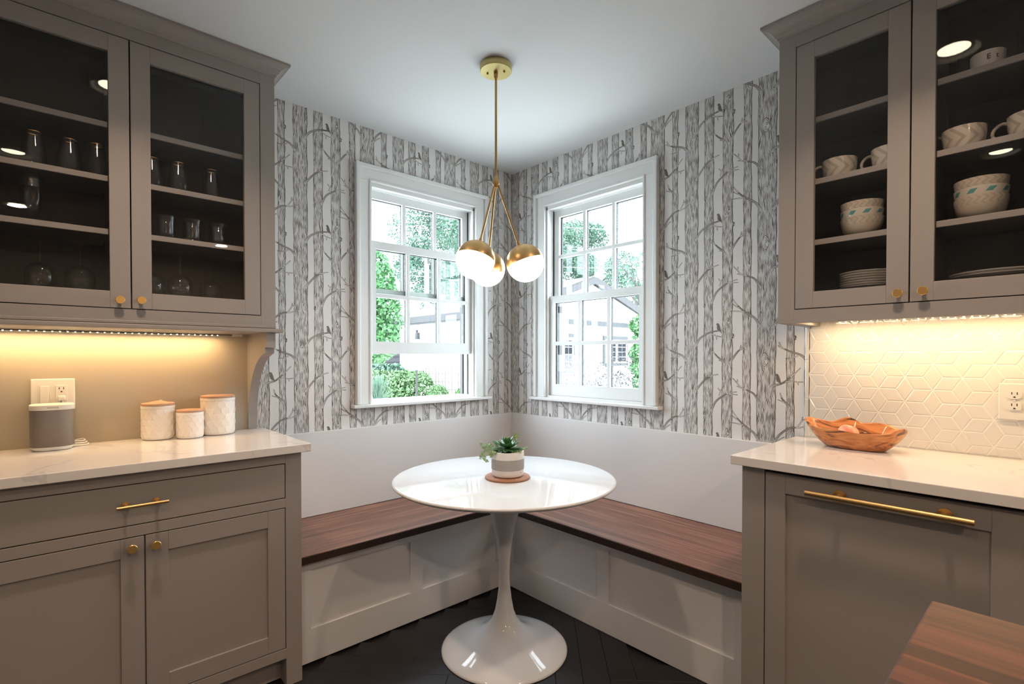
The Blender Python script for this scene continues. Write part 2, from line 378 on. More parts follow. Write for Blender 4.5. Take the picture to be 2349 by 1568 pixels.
# ------------------------------------------------------------------ wallpaper print
PW, PV, S0 = .5415, .5125, 1.1145
TR = [(0, .0385), (.099, .0150), (.188, .0330), (.276, .0218), (.367, .0235), (.457, .0170)]
BR = [
 [[(0.028, 2.147), (0.069, 2.159), (0.107, 2.191), (0.139, 2.225)], [(0.069, 2.159), (0.097, 2.168), (0.127, 2.165), (0.15, 2.166)], [(0.127, 2.165), (0.131, 2.152)]],
 [[(0.034, 1.898), (0.058, 1.936), (0.099, 1.969), (0.138, 1.974), (0.182, 1.992)], [(0.127, 1.975), (0.143, 2.0), (0.148, 2.021)], [(0.037, 1.893), (0.058, 1.915), (0.077, 1.928)], [(0.143, 2.0), (0.158, 2.015)]],
 [[(0.091, 2.067), (0.067, 2.091), (0.059, 2.116)], [(0.075, 2.077), (0.049, 2.086)]],
 [[(0.51, 2.077), (0.488, 2.107), (0.448, 2.125), (0.412, 2.137)], [(0.43, 2.131), (0.414, 2.151), (0.395, 2.173)], [(0.414, 2.151), (0.416, 2.169)]],
 [[(0.51, 1.903), (0.492, 1.93), (0.46, 1.953), (0.428, 1.979), (0.402, 2.01), (0.391, 2.029)], [(0.428, 1.979), (0.406, 1.99), (0.392, 2.002)], [(0.448, 1.962), (0.406, 1.967), (0.381, 1.968)]],
 [[(0.158, 1.75), (0.139, 1.766), (0.099, 1.781), (0.063, 1.798), (0.048, 1.808)], [(0.063, 1.798), (0.055, 1.816), (0.053, 1.823)], [(0.129, 1.763), (0.105, 1.753), (0.079, 1.752)]],
 [[(0.217, 2.112), (0.238, 2.137), (0.265, 2.165), (0.297, 2.182), (0.326, 2.189)], [(0.274, 2.171), (0.288, 2.189), (0.299, 2.205)]],
 [[(0.216, 1.822), (0.236, 1.848), (0.276, 1.871), (0.312, 1.879), (0.338, 1.881), (0.365, 1.893)], [(0.294, 1.866), (0.317, 1.857), (0.341, 1.851)], [(0.317, 1.857), (0.318, 1.838)]],
 [[(0.296, 2.026), (0.315, 2.061), (0.347, 2.087), (0.381, 2.104), (0.414, 2.111)], [(0.381, 2.099), (0.418, 2.097)], [(0.331, 2.087), (0.337, 2.109), (0.353, 2.136)], [(0.337, 2.109), (0.324, 2.125)]],
 [[(0.350, 1.733), (0.339, 1.744), (0.321, 1.76), (0.301, 1.78), (0.276, 1.786)], [(0.301, 1.78), (0.299, 1.806)], [(0.341, 1.743), (0.327, 1.74)]],
 [[(0.388, 1.745), (0.408, 1.771), (0.428, 1.791), (0.454, 1.79)], [(0.426, 1.789), (0.432, 1.813)], [(0.428, 1.791), (0.444, 1.811), (0.452, 1.82)]]]
BIRDS = [(0.050, 2.176, 1.0), (0.327, 1.894, 1.0)]
KNOTS = [(-.006, 1.744, .016, .027), (.369, 1.92, .009, .016), (.117, 1.838, .005, .008), (.256, 2.002, .005, .008), (.394, 1.853, .006, .009)]
def smoothline(p, n=5):
    if len(p) < 3: return [tuple(p[0][k] + (p[1][k] - p[0][k]) * t / 4 for k in (0, 1)) for t in range(5)]
    o = []
    for i in range(len(p) - 1):
        a, b, c, d = p[max(i - 1, 0)], p[i], p[i + 1], p[min(i + 2, len(p) - 1)]
        for t in range(n):
            t /= n; o.append(tuple(.5 * ((2 * b[k]) + (-a[k] + c[k]) * t + (2 * a[k] - 5 * b[k] + 4 * c[k] - d[k]) * t * t + (-a[k] + 3 * b[k] - 3 * c[k] + d[k]) * t ** 3) for k in (0, 1)))
    o.append(p[-1]); return o
def strip(line, wf, off=0):
    """quads of a ribbon; wf(t) half width, off(t) sideways shift"""
    n = len(line); L, Rr = [], []
    for i, p in enumerate(line):
        a = line[max(i - 1, 0)]; b = line[min(i + 1, n - 1)]; dx, dz = b[0] - a[0], b[1] - a[1]; d = math.hypot(dx, dz) or 1
        nx, nz = -dz / d, dx / d; t = i / (n - 1); h = wf(t); s = off(t) if callable(off) else off
        L.append((p[0] + nx * (h + s), p[1] + nz * (h + s))); Rr.append((p[0] + nx * (s - h), p[1] + nz * (s - h)))
    return [[L[i], Rr[i], Rr[i + 1], L[i + 1]] for i in range(n - 1)]
def wob(z, seed, amp):
    return amp * (math.sin(2 * math.pi * z / PV * 2 + seed * 1.7) + .6 * math.sin(2 * math.pi * z / PV * 5 + seed * 3.1) + .35 * math.sin(2 * math.pi * z / PV * 11 + seed * 5.3)) / 1.6
TILEQ = {'bark': [], 'ink1': [], 'ink2': [], 'fill': [], 'ink3': [], 'bird': []}
NZ = 32
for ti, (c, hw) in enumerate(TR):
    for i in range(NZ):
        q = []
        e0 = []; e1 = []
        for z in (i * PV / NZ, (i + 1) * PV / NZ):
            l = c - hw + wob(z, ti, .0022) * .9; r = c + hw + wob(z, ti + 9, .0022); e0.append((l, z)); e1.append((r, z))
        TILEQ['bark'].append([(*e0[0], 0), (*e1[0], 1), (*e1[1], 1), (*e0[1], 0)])
        for (a, b_), s_ in ((e0, .0010), (e1, .0016)):
            TILEQ['ink1'].append([(a[0] - s_, a[1]), (a[0] + s_, a[1]), (b_[0] + s_, b_[1]), (b_[0] - s_, b_[1])])
for br in BR:
    for bi, pl in enumerate(br):
        pl = [(x, z - 1.6) for x, z in pl]
        main = bi == 0
        if main:
            dx, dz = pl[0][0] - pl[1][0], pl[0][1] - pl[1][1]; d = math.hypot(dx, dz); sx = 1 if dx > 0 else -1
            pl = [(pl[0][0] + sx * .004 + dx / d * .003, pl[0][1] - .016), (pl[0][0] + dx / d * .001, pl[0][1] - .003)] + pl[1:]
        ln = smoothline(pl)
        w0, w1, w2 = (.0050, .0054, .0019) if main else (.0036, .0028, .0014)
        wf = lambda t, a=w0, b_=w1, c_=w2, mn=main: ((a + (b_ - a) * t / .22) + (.0032 * math.exp(-((t - .10) / .07) ** 2) if mn else 0)) if t < .22 else b_ + (c_ - b_) * (t - .22) / .78
        TILEQ['ink2'] += strip(ln, wf); TILEQ['fill'] += strip(ln, lambda t, f=wf: max(.0001, f(t) - .0015))
        if main:
            for s_ in (-.55, -.2, .15, .5):
                TILEQ['ink3'] += strip(ln[:int(len(ln) * .75)], lambda t: .00042, lambda t, f=wf, s_=s_: f(t * .75) * s_)
for kx, kz, ka, kb in KNOTS:
    TILEQ['fill'] += [[(kx, kz - 1.6)] + [(kx + .8 * ka * math.cos(a * math.pi / 8), kz - 1.6 + kb * math.sin(a * math.pi / 8)) for a in (q_, q_ + 1)] for q_ in range(16)]
    for f in (1, .70, .42, .18):
        ring = [(kx + ka * f * math.cos(a * math.pi / 10) * (1 - .42 * math.sin(a * math.pi / 10) ** 2) + .0012 * math.sin(a * 2.3 + f * 9), kz - 1.6 + kb * f * (1.25 if a < 10 else 1.0) * math.sin(a * math.pi / 10)) for a in range(0, 20 if f > .8 else 18)]
        TILEQ['ink3'] += strip(ring, lambda t: .0007 + .0005 * math.sin(t * 9))
BIRDP = [(-.30, .34), (-.34, .42), (-.27, .47), (-.20, .52), (-.08, .52), (.02, .44), (.10, .28), (.20, .05), (.26, -.15), (.33, -.36), (.40, -.58), (.32, -.60), (.22, -.42), (.14, -.40), (.02, -.36), (-.14, -.26), (-.22, -.08), (-.24, .12), (-.20, .28)]
for bx, bz, _ in BIRDS:
    TILEQ['bird'].append([(bx + x * .036, bz - 1.6 + z * .042) for x, z in BIRDP])
def print_wall(T, name, parent, s_lo, s_hi, hole, sgn):
    z_lo, z_hi = .86, H
    regs = [(s_lo, hole[0], z_lo, z_hi), (hole[1], s_hi, z_lo, z_hi), (hole[0], hole[1], z_lo, hole[2]), (hole[0], hole[1], hole[3], z_hi)]
    for key, mt, off in (('bark', BARK, .00015), ('ink1', INK, .00027), ('ink2', INK, .00039), ('fill', PAPERW, .00051), ('ink3', INK, .00063), ('bird', BIRD, .00075)):
        bm = bmesh.new(); uvl = bm.loops.layers.uv.new('UVMap'); acl = bm.loops.layers.uv.new('across')
        for ix in range(-6, 3):
            for iz in range(-3, 3):
                ox = S0 + ix * PW; oz = 1.6 + iz * PV
                for q in TILEQ[key]:
                    pts = [(p[0] + ox, p[1] + oz) + tuple(p[2:]) for p in q]
                    if max(p[0] for p in pts) < s_lo or min(p[0] for p in pts) > s_hi or min(p[1] for p in pts) > z_hi or max(p[1] for p in pts) < z_lo: continue
                    for rg in regs:
                        c = clip(pts, *rg)
                        if not c: continue
                        vs_ = [bm.verts.new(T(sgn * p[0], off, p[1])) for p in c]
                        try: f = bm.faces.new(vs_)
                        except ValueError: continue
                        for lp, p in zip(f.loops, c):
                            lp[uvl].uv = (p[0], p[1]); lp[acl].uv = (p[2] if len(p) > 2 else 0, 0)
        me = bpy.data.meshes.new(name); bm.to_mesh(me); bm.free(); me.materials.append(mt)
        o = bpy.data.objects.new({'bark': 'printed_tree_trunks', 'ink1': 'printed_trunk_outlines', 'ink2': 'printed_branches', 'fill': 'printed_branch_highlights', 'ink3': 'printed_branch_lines', 'bird': 'printed_birds'}[key], me)
        C.objects.link(o); o.parent = parent; o['kind'] = 'stuff'
print_wall(LF, 'print', wl, -1.6125, 0, (HX0 - .05, HX1 + .05, .985, 2.24), 1)
print_wall(lambda u, w, z: (-w, -u, z), 'print', wr, 0, 1.811, (-HX1 - .05, -HX0 + .05, .985, 2.24), 1)

# ------------------------------------------------------------------ windows
def window(T, name, raise_):
    c = -.68 if T is LF else .68
    sg = 1
    root = sroot(name)
    def F(b, a0, a1, w0, w1, z0, z1, bev=0): return fbox(b, T, c + a0, c + a1, w0, w1, z0, z1, bev)
    # casing: stepped profile
    b = B()
    for a0, a1 in ((-.446, -.358), (.358, .446)):
        F(b, a0, a1, 0, .016, .992, 2.2735, .002)
        o0, o1 = (a0 - .0006, a0 + .022) if a0 < 0 else (a1 - .022, a1 + .0006)
        F(b, o0, o1, .0005, .030, .9925, 2.2735, .004)
        i0, i1 = (a1 - .012, a1 + .0007) if a0 < 0 else (a0 - .0007, a0 + .012)
        F(b, i0, i1, .0005, .021, .9925, 2.1995, .003)
    b.put('side_casing', WHITE, root)
    b = B(); F(b, -.446, .446, 0, .0165, 2.188, 2.2735, .002); F(b, -.4470, .4470, .0007, .0305, 2.251, 2.2742, .004); F(b, -.362, .362, .0007, .0215, 2.1872, 2.200, .003)
    b.put('head_casing', WHITE, root)
    b = B(); F(b, -.470, .470, -.02, .045, .974, .992, .004); b.put('stool', WHITE, root)
    # jambs and sill
    b = B()
    for s_ in (-1, 1):
        F(b, *sorted((s_ * .356, s_ * .374)), -.148, .002, .985, 2.19)
        F(b, *sorted((s_ * .346, s_ * .357)), -.016, .001, .992, 2.186)
    F(b, -.374, .374, -.148, .002, 2.178, 2.192); F(b, -.357, .357, -.016, .001, 2.166, 2.186)
    F(b, -.357, .357, -.060, -.020, 2.170, 2.180)
    b.put('jamb', WHITE, root)
    b = B(); F(b, -.36, .36, -.14, .0, .975, 1.0045, .002); b.put('sill', WHITE, root)
    b = B()
    for s_ in (-1, 1):
        F(b, *sorted((s_ * .350, s_ * .3565)), -.0635, -.0605, 1.0, 2.17); F(b, *sorted((s_ * .344, s_ * .3565)), -.136, -.108, 1.0, 2.17)
    b.put('side_track', DARKF, root)
    b = B()
    for s_ in (-1, 1): F(b, *sorted((s_ * .351, s_ * .3568)), -.104, -.072, 1.0, 2.17)
    b.put('track_liner', GREYT, root)
    def sash(nm_, z0, z1, wf, bot, top):
        """wf: interior face depth behind the wall face (positive = outward)"""
        sh = sroot(nm_); sh.parent = root; sh['kind'] = 'structure'
        th = .036; sw = .041; ow = .352
        g0, g1 = z0 + bot, z1 - top; ga = ow - sw
        def fr(wa, wb, m, name_, ins=0, bev=0):
            b = B(); q = ins
            F(b, -ow + q, -ga, wa, wb, z0 + q, z1 - q, bev); F(b, ga, ow - q, wa, wb, z0 + q, z1 - q, bev)
            F(b, -ga, ga, wa, wb, z0 + q, g0, bev); F(b, -ga, ga, wa, wb, g1, z1 - q, bev)
            return b.put(name_, m, sh)
        fr(-wf, -wf - .018, WHITE, 'frame')
        fr(-wf - .0205, -wf - .036, GREYT, 'outer_frame', .002)
        mw = .011; pw = (2 * ga - 2 * 2 * mw) / 3; mid = (g0 + g1) / 2
        xs = [-ga + pw + mw, ga - pw - mw]
        b = B()
        for x in xs: F(b, x - mw, x + mw, -wf - .001, -wf - .017, g0, g1, .003)
        b.put('muntin', WHITE, sh)
        b = B(); F(b, -ga, ga, -wf - .0015, -wf - .0165, mid - mw, mid + mw, .003); b.put('muntin', WHITE, sh)
        b = B()
        for x in xs: F(b, x - mw * .95, x + mw * .95, -wf - .0215, -wf - .034, g0, g1)
        F(b, -ga, ga, -wf - .0215, -wf - .0325, mid - mw * .8, mid + mw * .8)
        for x in (-ga, ga): F(b, x - .006, x + .006, -wf - .0206, -wf - .034, g0, g1)
        F(b, -ga, ga, -wf - .0206, -wf - .034, g1 - .003, g1 + .003)
        b.put('outer_muntin', BLACK, sh)
        ed = [-ga, xs[0] - mw, xs[0] + mw, xs[1] - mw, xs[1] + mw, ga]
        for z0_, z1_ in ((g0, mid - mw), (mid + mw, g1)):
            for i in (0, 2, 4):
                b = B(); F(b, ed[i], ed[i + 1], -wf - .0185, -wf - .0205, z0_, z1_); b.put('pane', GLASSW, sh)
        return sh
    lz = 1.262 if raise_ else 1.0055
    sash('lower_sash', lz, lz + .620, .020, .068, .043)
    sash('upper_sash', 1.598, 2.170, .066, .030, .044)
    return root
win1 = window(LF, 'window_1', True)
win2 = window(RF, 'window_2', False)

# ------------------------------------------------------------------ cabinets
def shaker(T, name, parent, u0, u1, z0, z1, w, th=.019, st=.062, kind='panel', m=CAB, dep=.008):
    """door/front with stiles, rails and either a recessed panel or glass; w = outer face"""
    b = B(); bt = st
    fbox(b, T, u0, u0 + st, w - th, w, z0, z1, .0012); fbox(b, T, u1 - st, u1, w - th, w, z0, z1, .0012)
    fbox(b, T, u0 + st, u1 - st, w - th, w, z0, z0 + bt, .0012); fbox(b, T, u0 + st, u1 - st, w - th, w, z1 - bt, z1, .0012)
    d = b.put(name, m, parent)
    b = B()
    if kind == 'panel': fbox(b, T, u0 + st - .003, u1 - st + .003, w - th + .002, w - dep, z0 + bt - .003, z1 - bt + .003); b.put('inset_panel', m, d)
    else: fbox(b, T, u0 + st - .004, u1 - st + .004, w - .013, w - .009, z0 + bt - .004, z1 - bt + .004); b.put('glass_pane', GLASSC, d)
    return d
def knob(T, parent, u, z, w, r=.0135, m=KNOBM, label=None):
    b = B(); p = Vector(T(u, w, z)); q = Vector(T(u, w + .022, z)); e = Vector(T(u, w + .030, z))
    b.tube([p, q], .0055, 12); b.tube([q, q + (e - q) * .15, q + (e - q) * .85, e], [r * .92, r, r, r * .92], 28)
    return b.put('knob', m, parent, True)
def pull(T, parent, u0, u1, z, w, post, r, m=BRASSD, so=.034):
    b = B(); b.tube([T(u0, w + so, z), T(u1, w + so, z)], r, 20); h = b.put('handle', m, parent, True, 50)
    for u in post:
        b = B(); b.tube([T(u, w, z), T(u, w + .004, z), T(u, w + .0042, z), T(u, w + so - r * .5, z)], [r * 2.1, r * 2.1, r * .95, r * .8], 20); b.put('post', m, h, True)
    return h
def wall_cabinet(T, label, u0, u1, uo, w, z0, z1, div, frame, shelves, root_loc, doors_z, end_hi, ledge):
    """u0<u1 span; uo = the open (visible) end"""
    root = thing('wall_cabinet', label, 'cabinet', root_loc)
    b = B(); t = .019
    fbox(b, T, u0, u0 + .006, .002, w - t, z0, z1); fbox(b, T, u1 - .006, u1, .002, w - t, z0, z1)
    fbox(b, T, u0, u1, .002, w - t, z0 + (0 if ledge else .028), z0 + .034) if not ledge else fbox(b, T, u0, u1, .002, w - t, z0, z0 + .006)
    if not ledge: fbox(b, T, u0, u0 + .056, .002, w - t, z0, z0 + .028)
    fbox(b, T, u0, u1, .002, w - t, z1 - .006, z1)
    b.put('carcass', CAB, root)
    b = B(); di = z0 + .098
    fbox(b, T, u0 + .006, u0 + .02, .004, w - t - .001, z0 + .007, z1 - .007); fbox(b, T, u1 - .02, u1 - .006, .004, w - t - .001, z0 + .007, z1 - .007)
    fbox(b, T, u0 + .02, u1 - .02, .004, w - t - .001, di, di + .012); fbox(b, T, u0 + .02, u1 - .02, .004, w - t - .001, z1 - .03, z1 - .007)
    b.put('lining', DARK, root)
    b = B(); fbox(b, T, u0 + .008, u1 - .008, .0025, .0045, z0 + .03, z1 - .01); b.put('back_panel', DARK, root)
    n = 5; sp = (u1 - u0 - .04) / n
    for i in range(n):
        b = B(); fbox(b, T, u0 + .02 + i * sp + .0005, u0 + .02 + (i + 1) * sp - .0005, .005, .012, di + .012, z1 - .03); b.put('back_board', DARK, root)
    b = B(); fbox(b, T, div - .055, div + .055, .012, w - t - .002, di + .012, z1 - .03); b.put('partition', DARK, root)
    b = B(); f = .057
    fbox(b, T, u0, u0 + f, w - t, w, z0, z1, .001); fbox(b, T, u1 - f, u1, w - t, w, z0, z1, .001)
    fbox(b, T, u0 + f, u1 - f, w - t, w, z0, doors_z[0] - .003, .001); fbox(b, T, u0 + f, u1 - f, w - t, w, doors_z[1] + .003, z1, .001)
    b.put('face_frame', CAB, root)
    b = B(); fbox(b, T, div - .012, div + .012, w - t - .012, w - t - .002, z0 + .01, z1 - .01); b.put('door_stop', DARK, root)
    for z in shelves:
        for a0, a1 in ((u0 + .021, div - .0615), (div + .0615, u1 - .021)):
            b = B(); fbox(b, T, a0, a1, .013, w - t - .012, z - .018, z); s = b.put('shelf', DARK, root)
            b = B(); fbox(b, T, a0, a1, w - t - .0119, w - t - .004, z - .019, z + .0005, .001); b.put('shelf_edge', CAB, s)
    d1 = shaker(T, 'door', root, u0 + f + .003, div - .002, doors_z[0], doors_z[1], w, st=.0585, kind='glass')
    d2 = shaker(T, 'door', root, div + .002, u1 - f - .003, doors_z[0], doors_z[1], w, st=.0585, kind='glass')
    # crown with mitred return at the open end
    prof = [(0, H - .052), (.005, H - .052), (.007, H - .044), (.012, H - .041), (.015, H - .034), (.022, H - .024), (.034, H - .016), (.044, H - .013), (.046, H - .010), (.050, H - .010), (.050, H - .001), (0, H - .001)]
    b = B(); far = u0 if end_hi else u1; s_ = 1 if end_hi else -1
    ringA = [b.bm.verts.new(T(far, w + d, z)) for d, z in prof]
    ringB = [b.bm.verts.new(T(uo + s_ * d, w + d, z)) for d, z in prof]
    ringC = [b.bm.verts.new(T(uo + s_ * d, .001, z)) for d, z in prof]
    for A_, B_ in ((ringA, ringB), (ringB, ringC)):
        for i in range(len(prof)): j = (i + 1) % len(prof); b.bm.faces.new((A_[i], A_[j], B_[j], B_[i]))
    b.bm.faces.new(ringA); b.bm.faces.new(ringC[::-1])
    b.put('crown_moulding', CAB, root)
    b = B(); fbox(b, T, u0, u1, .002, w - .001, z1, H - .002); b.put('crown_backing', CAB, root)
    if ledge:
        b = B(); fbox(b, T, u0 - .02, u1 + .027, .002, w + .018, z0 - .017, z0 - .001, .003); b.put('ledge', CAB, root)
        b = B(); fbox(b, T, u0, u1, w - .001, w + .004, z0 + .001, z0 + .012, .002); b.put('bead', CAB, root)
    return root, d1, d2
lu, d1, d2 = wall_cabinet(LF, 'greige glass-fronted wall cabinet holding clear glasses, left of the nook', -2.603, LCX1, LCX1, .285, 1.365, 2.43, -2.105, .057, (2.073, 1.884, 1.697), (-2.105, -.0, 1.365), (1.4195, 2.3735), True, True)
knob(LF, d1, -2.1395, 1.446, .285); knob(LF, d2, -2.078, 1.449, .285)
# corbel
prof = [(.0, .915), (.015, .915), (.017, .98), (.025, 1.04), (.04, 1.09), (.052, 1.115), (.066, 1.14), (.085, 1.165), (.108, 1.19), (.135, 1.213), (.165, 1.231), (.20, 1.246), (.235, 1.256), (.262, 1.262), (.262, 1.285), (.280, 1.285), (.280, 1.3475), (0, 1.3475)]
b = B(); b.prism([(-1.650, -y - .001, z) for y, z in prof], (.037, 0, 0)); b.put('bracket', CAB, lu)
ru, d3, d4 = wall_cabinet(RF, 'greige glass-fronted wall cabinet holding patterned cups and bowls, right of the nook', 1.813, 2.603, 1.813, .300, 1.37, 2.43, 2.208, .057, (2.108, 1.886, 1.668), (-.0, -2.208, 1.37), (1.4215, 2.3725), False, False)
knob(RF, d3, 2.183, 1.449, .300); knob(RF, d4, 2.246, 1.451, .300)

# --- left base cabinet
bc = thing('base_cabinet', 'greige base cabinet with a wide drawer over two doors, left of the bench', 'cabinet', (-2.105, -.28, 0))
w = .571; t = .018
b = B(); fbox(b, LF, -2.603, -1.613, .01, w - t, .107, .883); fbox(b, LF, -2.603, -1.631, .01, w - .07, .0, .107); b.put('carcass', CAB, bc)
b = B()
fbox(b, LF, -2.603, -2.544, w - t, w, 0, .883, .001); fbox(b, LF, -1.6715, -1.613, w - t, w, 0, .883, .001)
for z0, z1 in ((.846, .883), (.679, .7135), (.107, .1455)): fbox(b, LF, -2.544, -1.6715, w - t, w, z0, z1, .001)
b.put('face_frame', CAB, bc)
b = B(); fbox(b, LF, -1.6715, -1.613, .01, w - t, 0, .107); b.put('plinth_side', CAB, bc)
b = B(); fbox(b, LF, -2.603, -2.544, .01, w - t, 0, .107); b.put('plinth_side', CAB, bc)
b = B(); fbox(b, LF, -2.5415, -1.6745, w - t, w, .7165, .843, .0015); dr = b.put('drawer', CAB, bc)
pull(LF, dr, -2.178, -2.044, .782, w, (-2.153, -2.073), .0052, so=.032)
d = shaker(LF, 'door', bc, -2.5415, -2.107, .1485, .676, w, st=.0605); knob(LF, d, -2.140, .648, w, m=KNOBM)
d = shaker(LF, 'door', bc, -2.103, -1.6745, .1485, .676, w, st=.0605); knob(LF, d, -2.078, .645, w)
b = B(); b.box(-2.64, -1.583, -.596, -.0055, .884, .914, .002)
tag(b.put('countertop', QUARTZ), 'white veined quartz countertop on the left, under the canisters', 'countertop')
# --- right base cabinet and panelled dishwasher
w = .60
rb = thing('base_cabinet', 'greige base cabinet end beside the panelled dishwasher, right of the bench', 'cabinet', (-.3, -1.85, 0))
b = B(); fbox(b, RF, 1.8135, 1.886, .01, w, .0, .883, .001); b.put('end_panel', CAB, rb)
b = B(); fbox(b, RF, 1.886, 2.62, .01, .05, .0, .883); b.put('back_panel', CAB, rb)
b = B(); fbox(b, RF, 2.492, 2.64, .06, w, .0, .883, .001); b.put('end_panel', CAB, rb)
dw = thing('dishwasher', 'dishwasher behind a greige shaker panel with a long brass bar handle', 'dishwasher', (-.3, -2.19, 0))
b = B(); fbox(b, RF, 1.892, 2.487, .06, w - .024, .02, .868); b.put('body', DARK, dw)
b = B(); fbox(b, RF, 1.892, 2.487, .06, w - .07, .0, .10); b.put('toe_kick', DARK, dw)
d = shaker(RF, 'door_panel', dw, 1.8895, 2.4895, .10, .872, w, st=.0605)
pull(RF, d, 2.018, 2.401, .8345, w, (2.101, 2.340), .0083, so=.035)
b = B(); b.box(-.624, -.0105, -2.66, -1.7826, .884, .914, .002)
tag(b.put('countertop', QUARTZ), 'white veined quartz countertop on the right, under the wooden bowl', 'countertop')

# ------------------------------------------------------------------ tiles on the right wall
def inset(poly, d):
    n = len(poly); o = []
    ar = sum(poly[i][0] * poly[(i + 1) % n][1] - poly[(i + 1) % n][0] * poly[i][1] for i in range(n))
    if ar < 0: poly = poly[::-1]
    if abs(ar) < 4e-5: return None
    for i in range(n):
        a, b_, c = Vector(poly[i - 1]), Vector(poly[i]), Vector(poly[(i + 1) % n])
        e1 = (b_ - a); e2 = (c - b_)
        if e1.length < 1e-5 or e2.length < 1e-5: return None
        e1.normalize(); e2.normalize()
        n1 = Vector((-e1.y, e1.x)); n2 = Vector((-e2.y, e2.x)); m_ = n1 + n2
        if m_.length < 1e-4: return None
        m_.normalize(); k_ = max(.35, m_.dot(n1)); o.append(b_ + m_ * d / k_)
    a2 = sum(o[i].x * o[(i + 1) % n].y - o[(i + 1) % n].x * o[i].y for i in range(n))
    return [tuple(v) for v in o] if a2 > 2e-5 else None
S_A, S_B, Z_A, Z_B = 1.829, 2.60, .916, 1.396
b = B(); b.box(-.0072, -.0, -S_B, -1.8150, .90, 1.397); b.put('grout_bed', GROUT, wr)
aL = .0915; eL = aL / math.sqrt(3); colw = .0795
vx = lambda i, j: (1.909 + i * colw, 1.3115 + (j + (.5 if i % 2 else 0)) * -aL)
for i in range(-3, 12):
    for j in range(-4, 8):
        A_ = vx(i, j)
        nb = [(A_[0], A_[1] - aL), (A_[0] + colw, A_[1] - aL / 2), (A_[0] + colw, A_[1] + aL / 2)]
        for N_ in nb:
            mx, mz = (A_[0] + N_[0]) / 2, (A_[1] + N_[1]) / 2; dx, dz = N_[0] - A_[0], N_[1] - A_[1]; L = math.hypot(dx, dz)
            px_, pz_ = -dz / L * eL / 2, dx / L * eL / 2
            pl = clip([A_, (mx + px_, mz + pz_), N_, (mx - px_, mz - pz_)], S_A, S_B, Z_A, Z_B)
            if not pl: continue
            q = []
            for p in pl:
                if not q or math.hypot(p[0] - q[-1][0], p[1] - q[-1][1]) > 1e-4: q.append(p)
            if len(q) > 2 and math.hypot(q[0][0] - q[-1][0], q[0][1] - q[-1][1]) < 1e-4: q.pop()
            if len(q) < 3: continue
            r0 = inset(q, .0009); r1 = inset(q, .0030)
            if not r0 or not r1 or len(r0) != len(r1): continue
            r05 = inset(q, .0018)
            if not r05: continue
            b = B(); rr = []
            for rg, hgt in ((r0, .002), (r0, .0068), (r05, .0078), (r1, .0083)): rr.append([b.bm.verts.new((-hgt, -p[0], p[1])) for p in rg])
            for A2, B2 in zip(rr, rr[1:]):
                for t_ in range(len(q)): b.bm.faces.new((A2[t_], A2[(t_ + 1) % len(q)], B2[(t_ + 1) % len(q)], B2[t_]))
            b.bm.faces.new(rr[-1]); b.put('tile', TILE, wr)
for z0, z1 in ((.916, 1.0725), (1.0745, 1.231), (1.233, 1.369)):
    b = B(); b.box(-.0088, -.001, -1.8278, -1.8145, z0, z1, .003); b.put('edge_tile', TILE, wr)
# ------------------------------------------------------------------ corner bench
bn = thing('corner_bench', 'L-shaped built-in bench with walnut seat and white panelled base in the corner', 'bench', (-.25, -.25, 0))
b = B(); b.box(-1.6125, -.001, -.020, -.0025, .452, .871, .002); b.put('back_board', BENCH, bn)
b = B(); b.box(-.020, -.0025, -1.8125, -.021, .452, .871, .002); b.put('back_board', BENCH, bn)
b = B(); b.box(-1.6125, -.003, -.512, -.021, .419, .4515, .002); b.put('seat', WALNUT_X, bn)
b = B(); b.box(-.5295, -.021, -1.8125, -.5125, .419, .4515, .002); b.put('seat', WALNUT_Y, bn)
EDGE = mat('dark_walnut_edge', (.030, .014, .009), .5, noise=.3, nscale=30)
b = B(); b.box(-1.6125, -.5315, -.5145, -.5122, .4188, .4490, .0006); b.put('seat_edge', EDGE, bn)
b = B(); b.box(-.5320, -.5297, -1.8125, -.5146, .4188, .4490, .0006); b.put('seat_edge', EDGE, bn)
def base_front(T, a0, a1, ops, w, m):
    b = B(); z0, z1 = .137, .379
    fbox(b, T, a0, a1, w - .018, w, 0.001, z0, .001); fbox(b, T, a0, a1, w - .018, w, z1, .4185, .001)
    es = [a0] + [v for o in ops for v in o] + [a1]
    for i in range(0, len(es), 2): fbox(b, T, es[i], es[i + 1], w - .018, w, z0, z1, .001)
    b.put('base_frame', m, bn)
    for o in ops:
        b = B(); fbox(b, T, o[0] - .004, o[1] + .004, w - .017, w - .009, z0 - .004, z1 + .004); b.put('base_panel', m, bn)
base_front(LF, -1.6125, -.4985, [(-1.543, -1.079), (-1.013, -.548)], .480, BENCH)
base_front(RF, .4805, 1.8125, [(.544, 1.102), (1.171, 1.734)], .4805, BENCH)
# ------------------------------------------------------------------ pedestal table
tb = thing('pedestal_table', 'round glossy white pedestal table in front of the bench', 'table', (-.89, -.93, 0))
b = B(); b.lathe([(0, .735), (.460, .735), (.467, .7335), (.4705, .730), (.470, .726), (.462, .719), (.440, .712), (.36, .703), (.12, .700), (0, .700)], (-.89, -.93, 0), 128)
b.put('tabletop', GLOSSW, tb, True, 60)
pr = [(.118, .6995), (.112, .690), (.092, .665), (.076, .62), (.0598, .573), (.046, .519), (.036, .471), (.0296, .425), (.0242, .377), (.0222, .321), (.0228, .29), (.0246, .264), (.031, .212), (.0400, .164), (.052, .132), (.070, .104), (.095, .082), (.13, .061), (.17, .043), (.21, .029), (.245, .018), (.262, .011), (.2685, .006), (.268, .0015), (.25, .0005), (0, .0005)]
b = B(); b.lathe(pr, (-.89, -.93, 0), 96); b.put('pedestal', GLOSSW, tb, True, 60)
